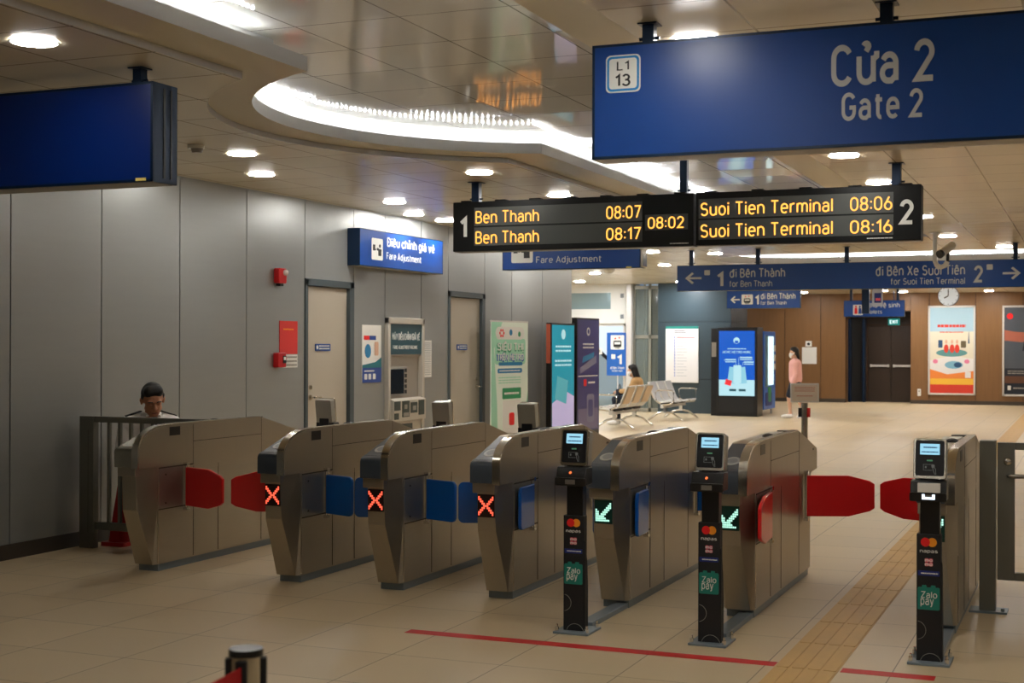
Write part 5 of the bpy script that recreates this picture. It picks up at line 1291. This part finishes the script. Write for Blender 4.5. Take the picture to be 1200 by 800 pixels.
hcaps = [(P(0, .022, .06), P(0, .034, .045), .088*hs, .09*hs), (P(-.03, -.022, .09), P(.03, -.022, .09), .05*hs, .05*hs), (P(0, .06, .0), P(0, .095, -.09), .06*hs, .04*hs), (P(0, .095, -.09), P(0, .10, -.2), .036*hs, .02*hs)]
for sx in (-1, 1): hcaps.append((P(sx*.07, .01, .05), P(sx*.07, .035, -.02), .028*hs, .026*hs))
fused('hair', hcaps, hair_m, pw_, .007, 4)
fused('face_mask', [(P(-.03, -.058, -.03), P(.03, -.058, -.03), .046*hs, .046*hs), (P(0, -.07, -.06), P(0, -.062, -.08), .04*hs, .035*hs), (P(-.062, -.03, -.03), P(-.078, .005, .0), .02*hs, .008*hs), (P(.062, -.03, -.03), P(.078, .005, .0), .02*hs, .008*hs)], mask_m, pw_, .006, 3)
caps = [((-.115, 0, 1.175), (.115, 0, 1.175), .088, .088), ((0, 0, 1.15), (0, .01, .85), .135, .14), ((-.07, .01, .80), (.07, .01, .80), .125, .125), ((0, 0, 1.24), (0, 0, 1.2), .065, .085)]
for sx in (-1, 1): caps += [((sx*.155, 0, 1.175), (sx*.20, .02, .95), .068, .058), ((sx*.20, .02, .95), (sx*.185, -.045, .77), .057, .046)]
fused('jacket', caps, pink_m, pw_, .008, 5)
caps = [((-.06, .01, .77), (.06, .01, .77), .125, .125)]
for sx in (-1, 1):
    h_, k_ = Vector(LG_[sx][0]), Vector(LG_[sx][1]); caps += [(h_, h_.lerp(k_, .86), .105, .082)]
fused('shorts', caps, navy_m, pw_, .008, 4)
for sx in (-1, 1):
    a_, t_ = Vector(LG_[sx][2]), Vector(LG_[sx][3]); fused('shoe', [((a_.x, a_.y+.01, .055), (t_.x, t_.y, .045), .05, .045), (t_, (t_.x, t_.y-.04, .04), .043, .036)], shoe_m, pw_, .008, 3)

# seated person on the near bench, facing left (local: faces -Y)
se = thing('person', 'seated person with long dark hair, tan jacket and white mask on the near bench', 'person', (-8.16, 26.0, 0), math.radians(-84))
q = Euler((math.radians(8), 0, 0)).to_matrix(); hs = .94
hc, P = head_parts((0, -.06, 1.045), q, hs)
caps = hc+[((0, .02, .86), (0, -.03, .98), .046, .046), ((-.10, .03, .84), (.10, .03, .84), .07, .07), ((0, .03, .82), (0, .06, .54), .105, .11), ((-.08, .04, .51), (.08, .04, .51), .10, .10)]
for sx in (-1, 1):
    caps += [((sx*.16, .02, .83), (sx*.20, -.10, .64), .044, .036), ((sx*.20, -.10, .64), (sx*.09, -.31, .66), .034, .025)]
    hand(caps, (sx*.09, -.31, .66), (-sx*.3, -1, -.15), (0, 0, 1), .92, .6, sx)
    caps += [((sx*.09, .0, .49), (sx*.10, -.38, .49), .078, .056), ((sx*.10, -.38, .49), (sx*.10, -.36, .10), .05, .035), ((sx*.10, -.36, .07), (sx*.10, -.48, .04), .034, .028)]
fused('body', caps, skinl_m, se, .007, 5); face_details(P, se, hs, False)
hcaps = [(P(0, .022, .06), P(0, .034, .045), .09*hs, .092*hs), (P(-.03, -.022, .09), P(.03, -.022, .09), .05*hs, .05*hs), (P(0, .065, .0), P(0, .09, -.12), .065*hs, .06*hs), (P(0, .09, -.12), P(0, .12, -.30), .058*hs, .05*hs)]
for sx in (-1, 1): hcaps.append((P(sx*.07, .01, .05), P(sx*.07, .045, -.10), .03*hs, .03*hs))
fused('hair', hcaps, hair_m, se, .007, 4)
fused('face_mask', [(P(-.03, -.058, -.03), P(.03, -.058, -.03), .046*hs, .046*hs), (P(0, -.07, -.06), P(0, -.062, -.08), .04*hs, .035*hs), (P(-.062, -.03, -.03), P(-.078, .005, .0), .02*hs, .008*hs), (P(.062, -.03, -.03), P(.078, .005, .0), .02*hs, .008*hs)], mask_m, se, .006, 3)
caps = [((-.115, .03, .835), (.115, .03, .835), .088, .088), ((0, .03, .82), (0, .05, .54), .13, .14), ((0, .02, .90), (0, .02, .86), .064, .08)]
for sx in (-1, 1): caps += [((sx*.155, .02, .835), (sx*.205, -.10, .645), .068, .058), ((sx*.205, -.10, .645), (sx*.11, -.28, .66), .056, .042)]
fused('jacket', caps, tan_m, se, .008, 5)
caps = [((-.08, .04, .505), (.08, .04, .505), .108, .108)]
for sx in (-1, 1): caps += [((sx*.09, .0, .495), (sx*.10, -.38, .495), .09, .07), ((sx*.10, -.38, .49), (sx*.10, -.36, .13), .064, .052)]
fused('trousers', caps, navy_m, se, .009, 4)
for sx in (-1, 1): fused('shoe', [((sx*.10, -.35, .055), (sx*.10, -.41, .05), .05, .046), ((sx*.10, -.41, .045), (sx*.10, -.51, .04), .045, .035)], shoe_m, se, .008, 3)
bg_ = thing('shoulder_bag', 'dark bag held on the lap of the seated person', 'bag', (-8.46, 25.97, 0), math.radians(-84))
m = MB(); m.rrect(-.15, .15, .575, .70, .03, 'y', -.055, .03); m.build('bag_body', navy_m, bg_, .012)
m = MB(); m.tube([(-.1, -.01, .69), (-.08, -.01, .76), (0, -.01, .79), (.08, -.01, .76), (.1, -.01, .69)], .01, 8); m.build('handle', blackm_m, bg_, smooth=50)
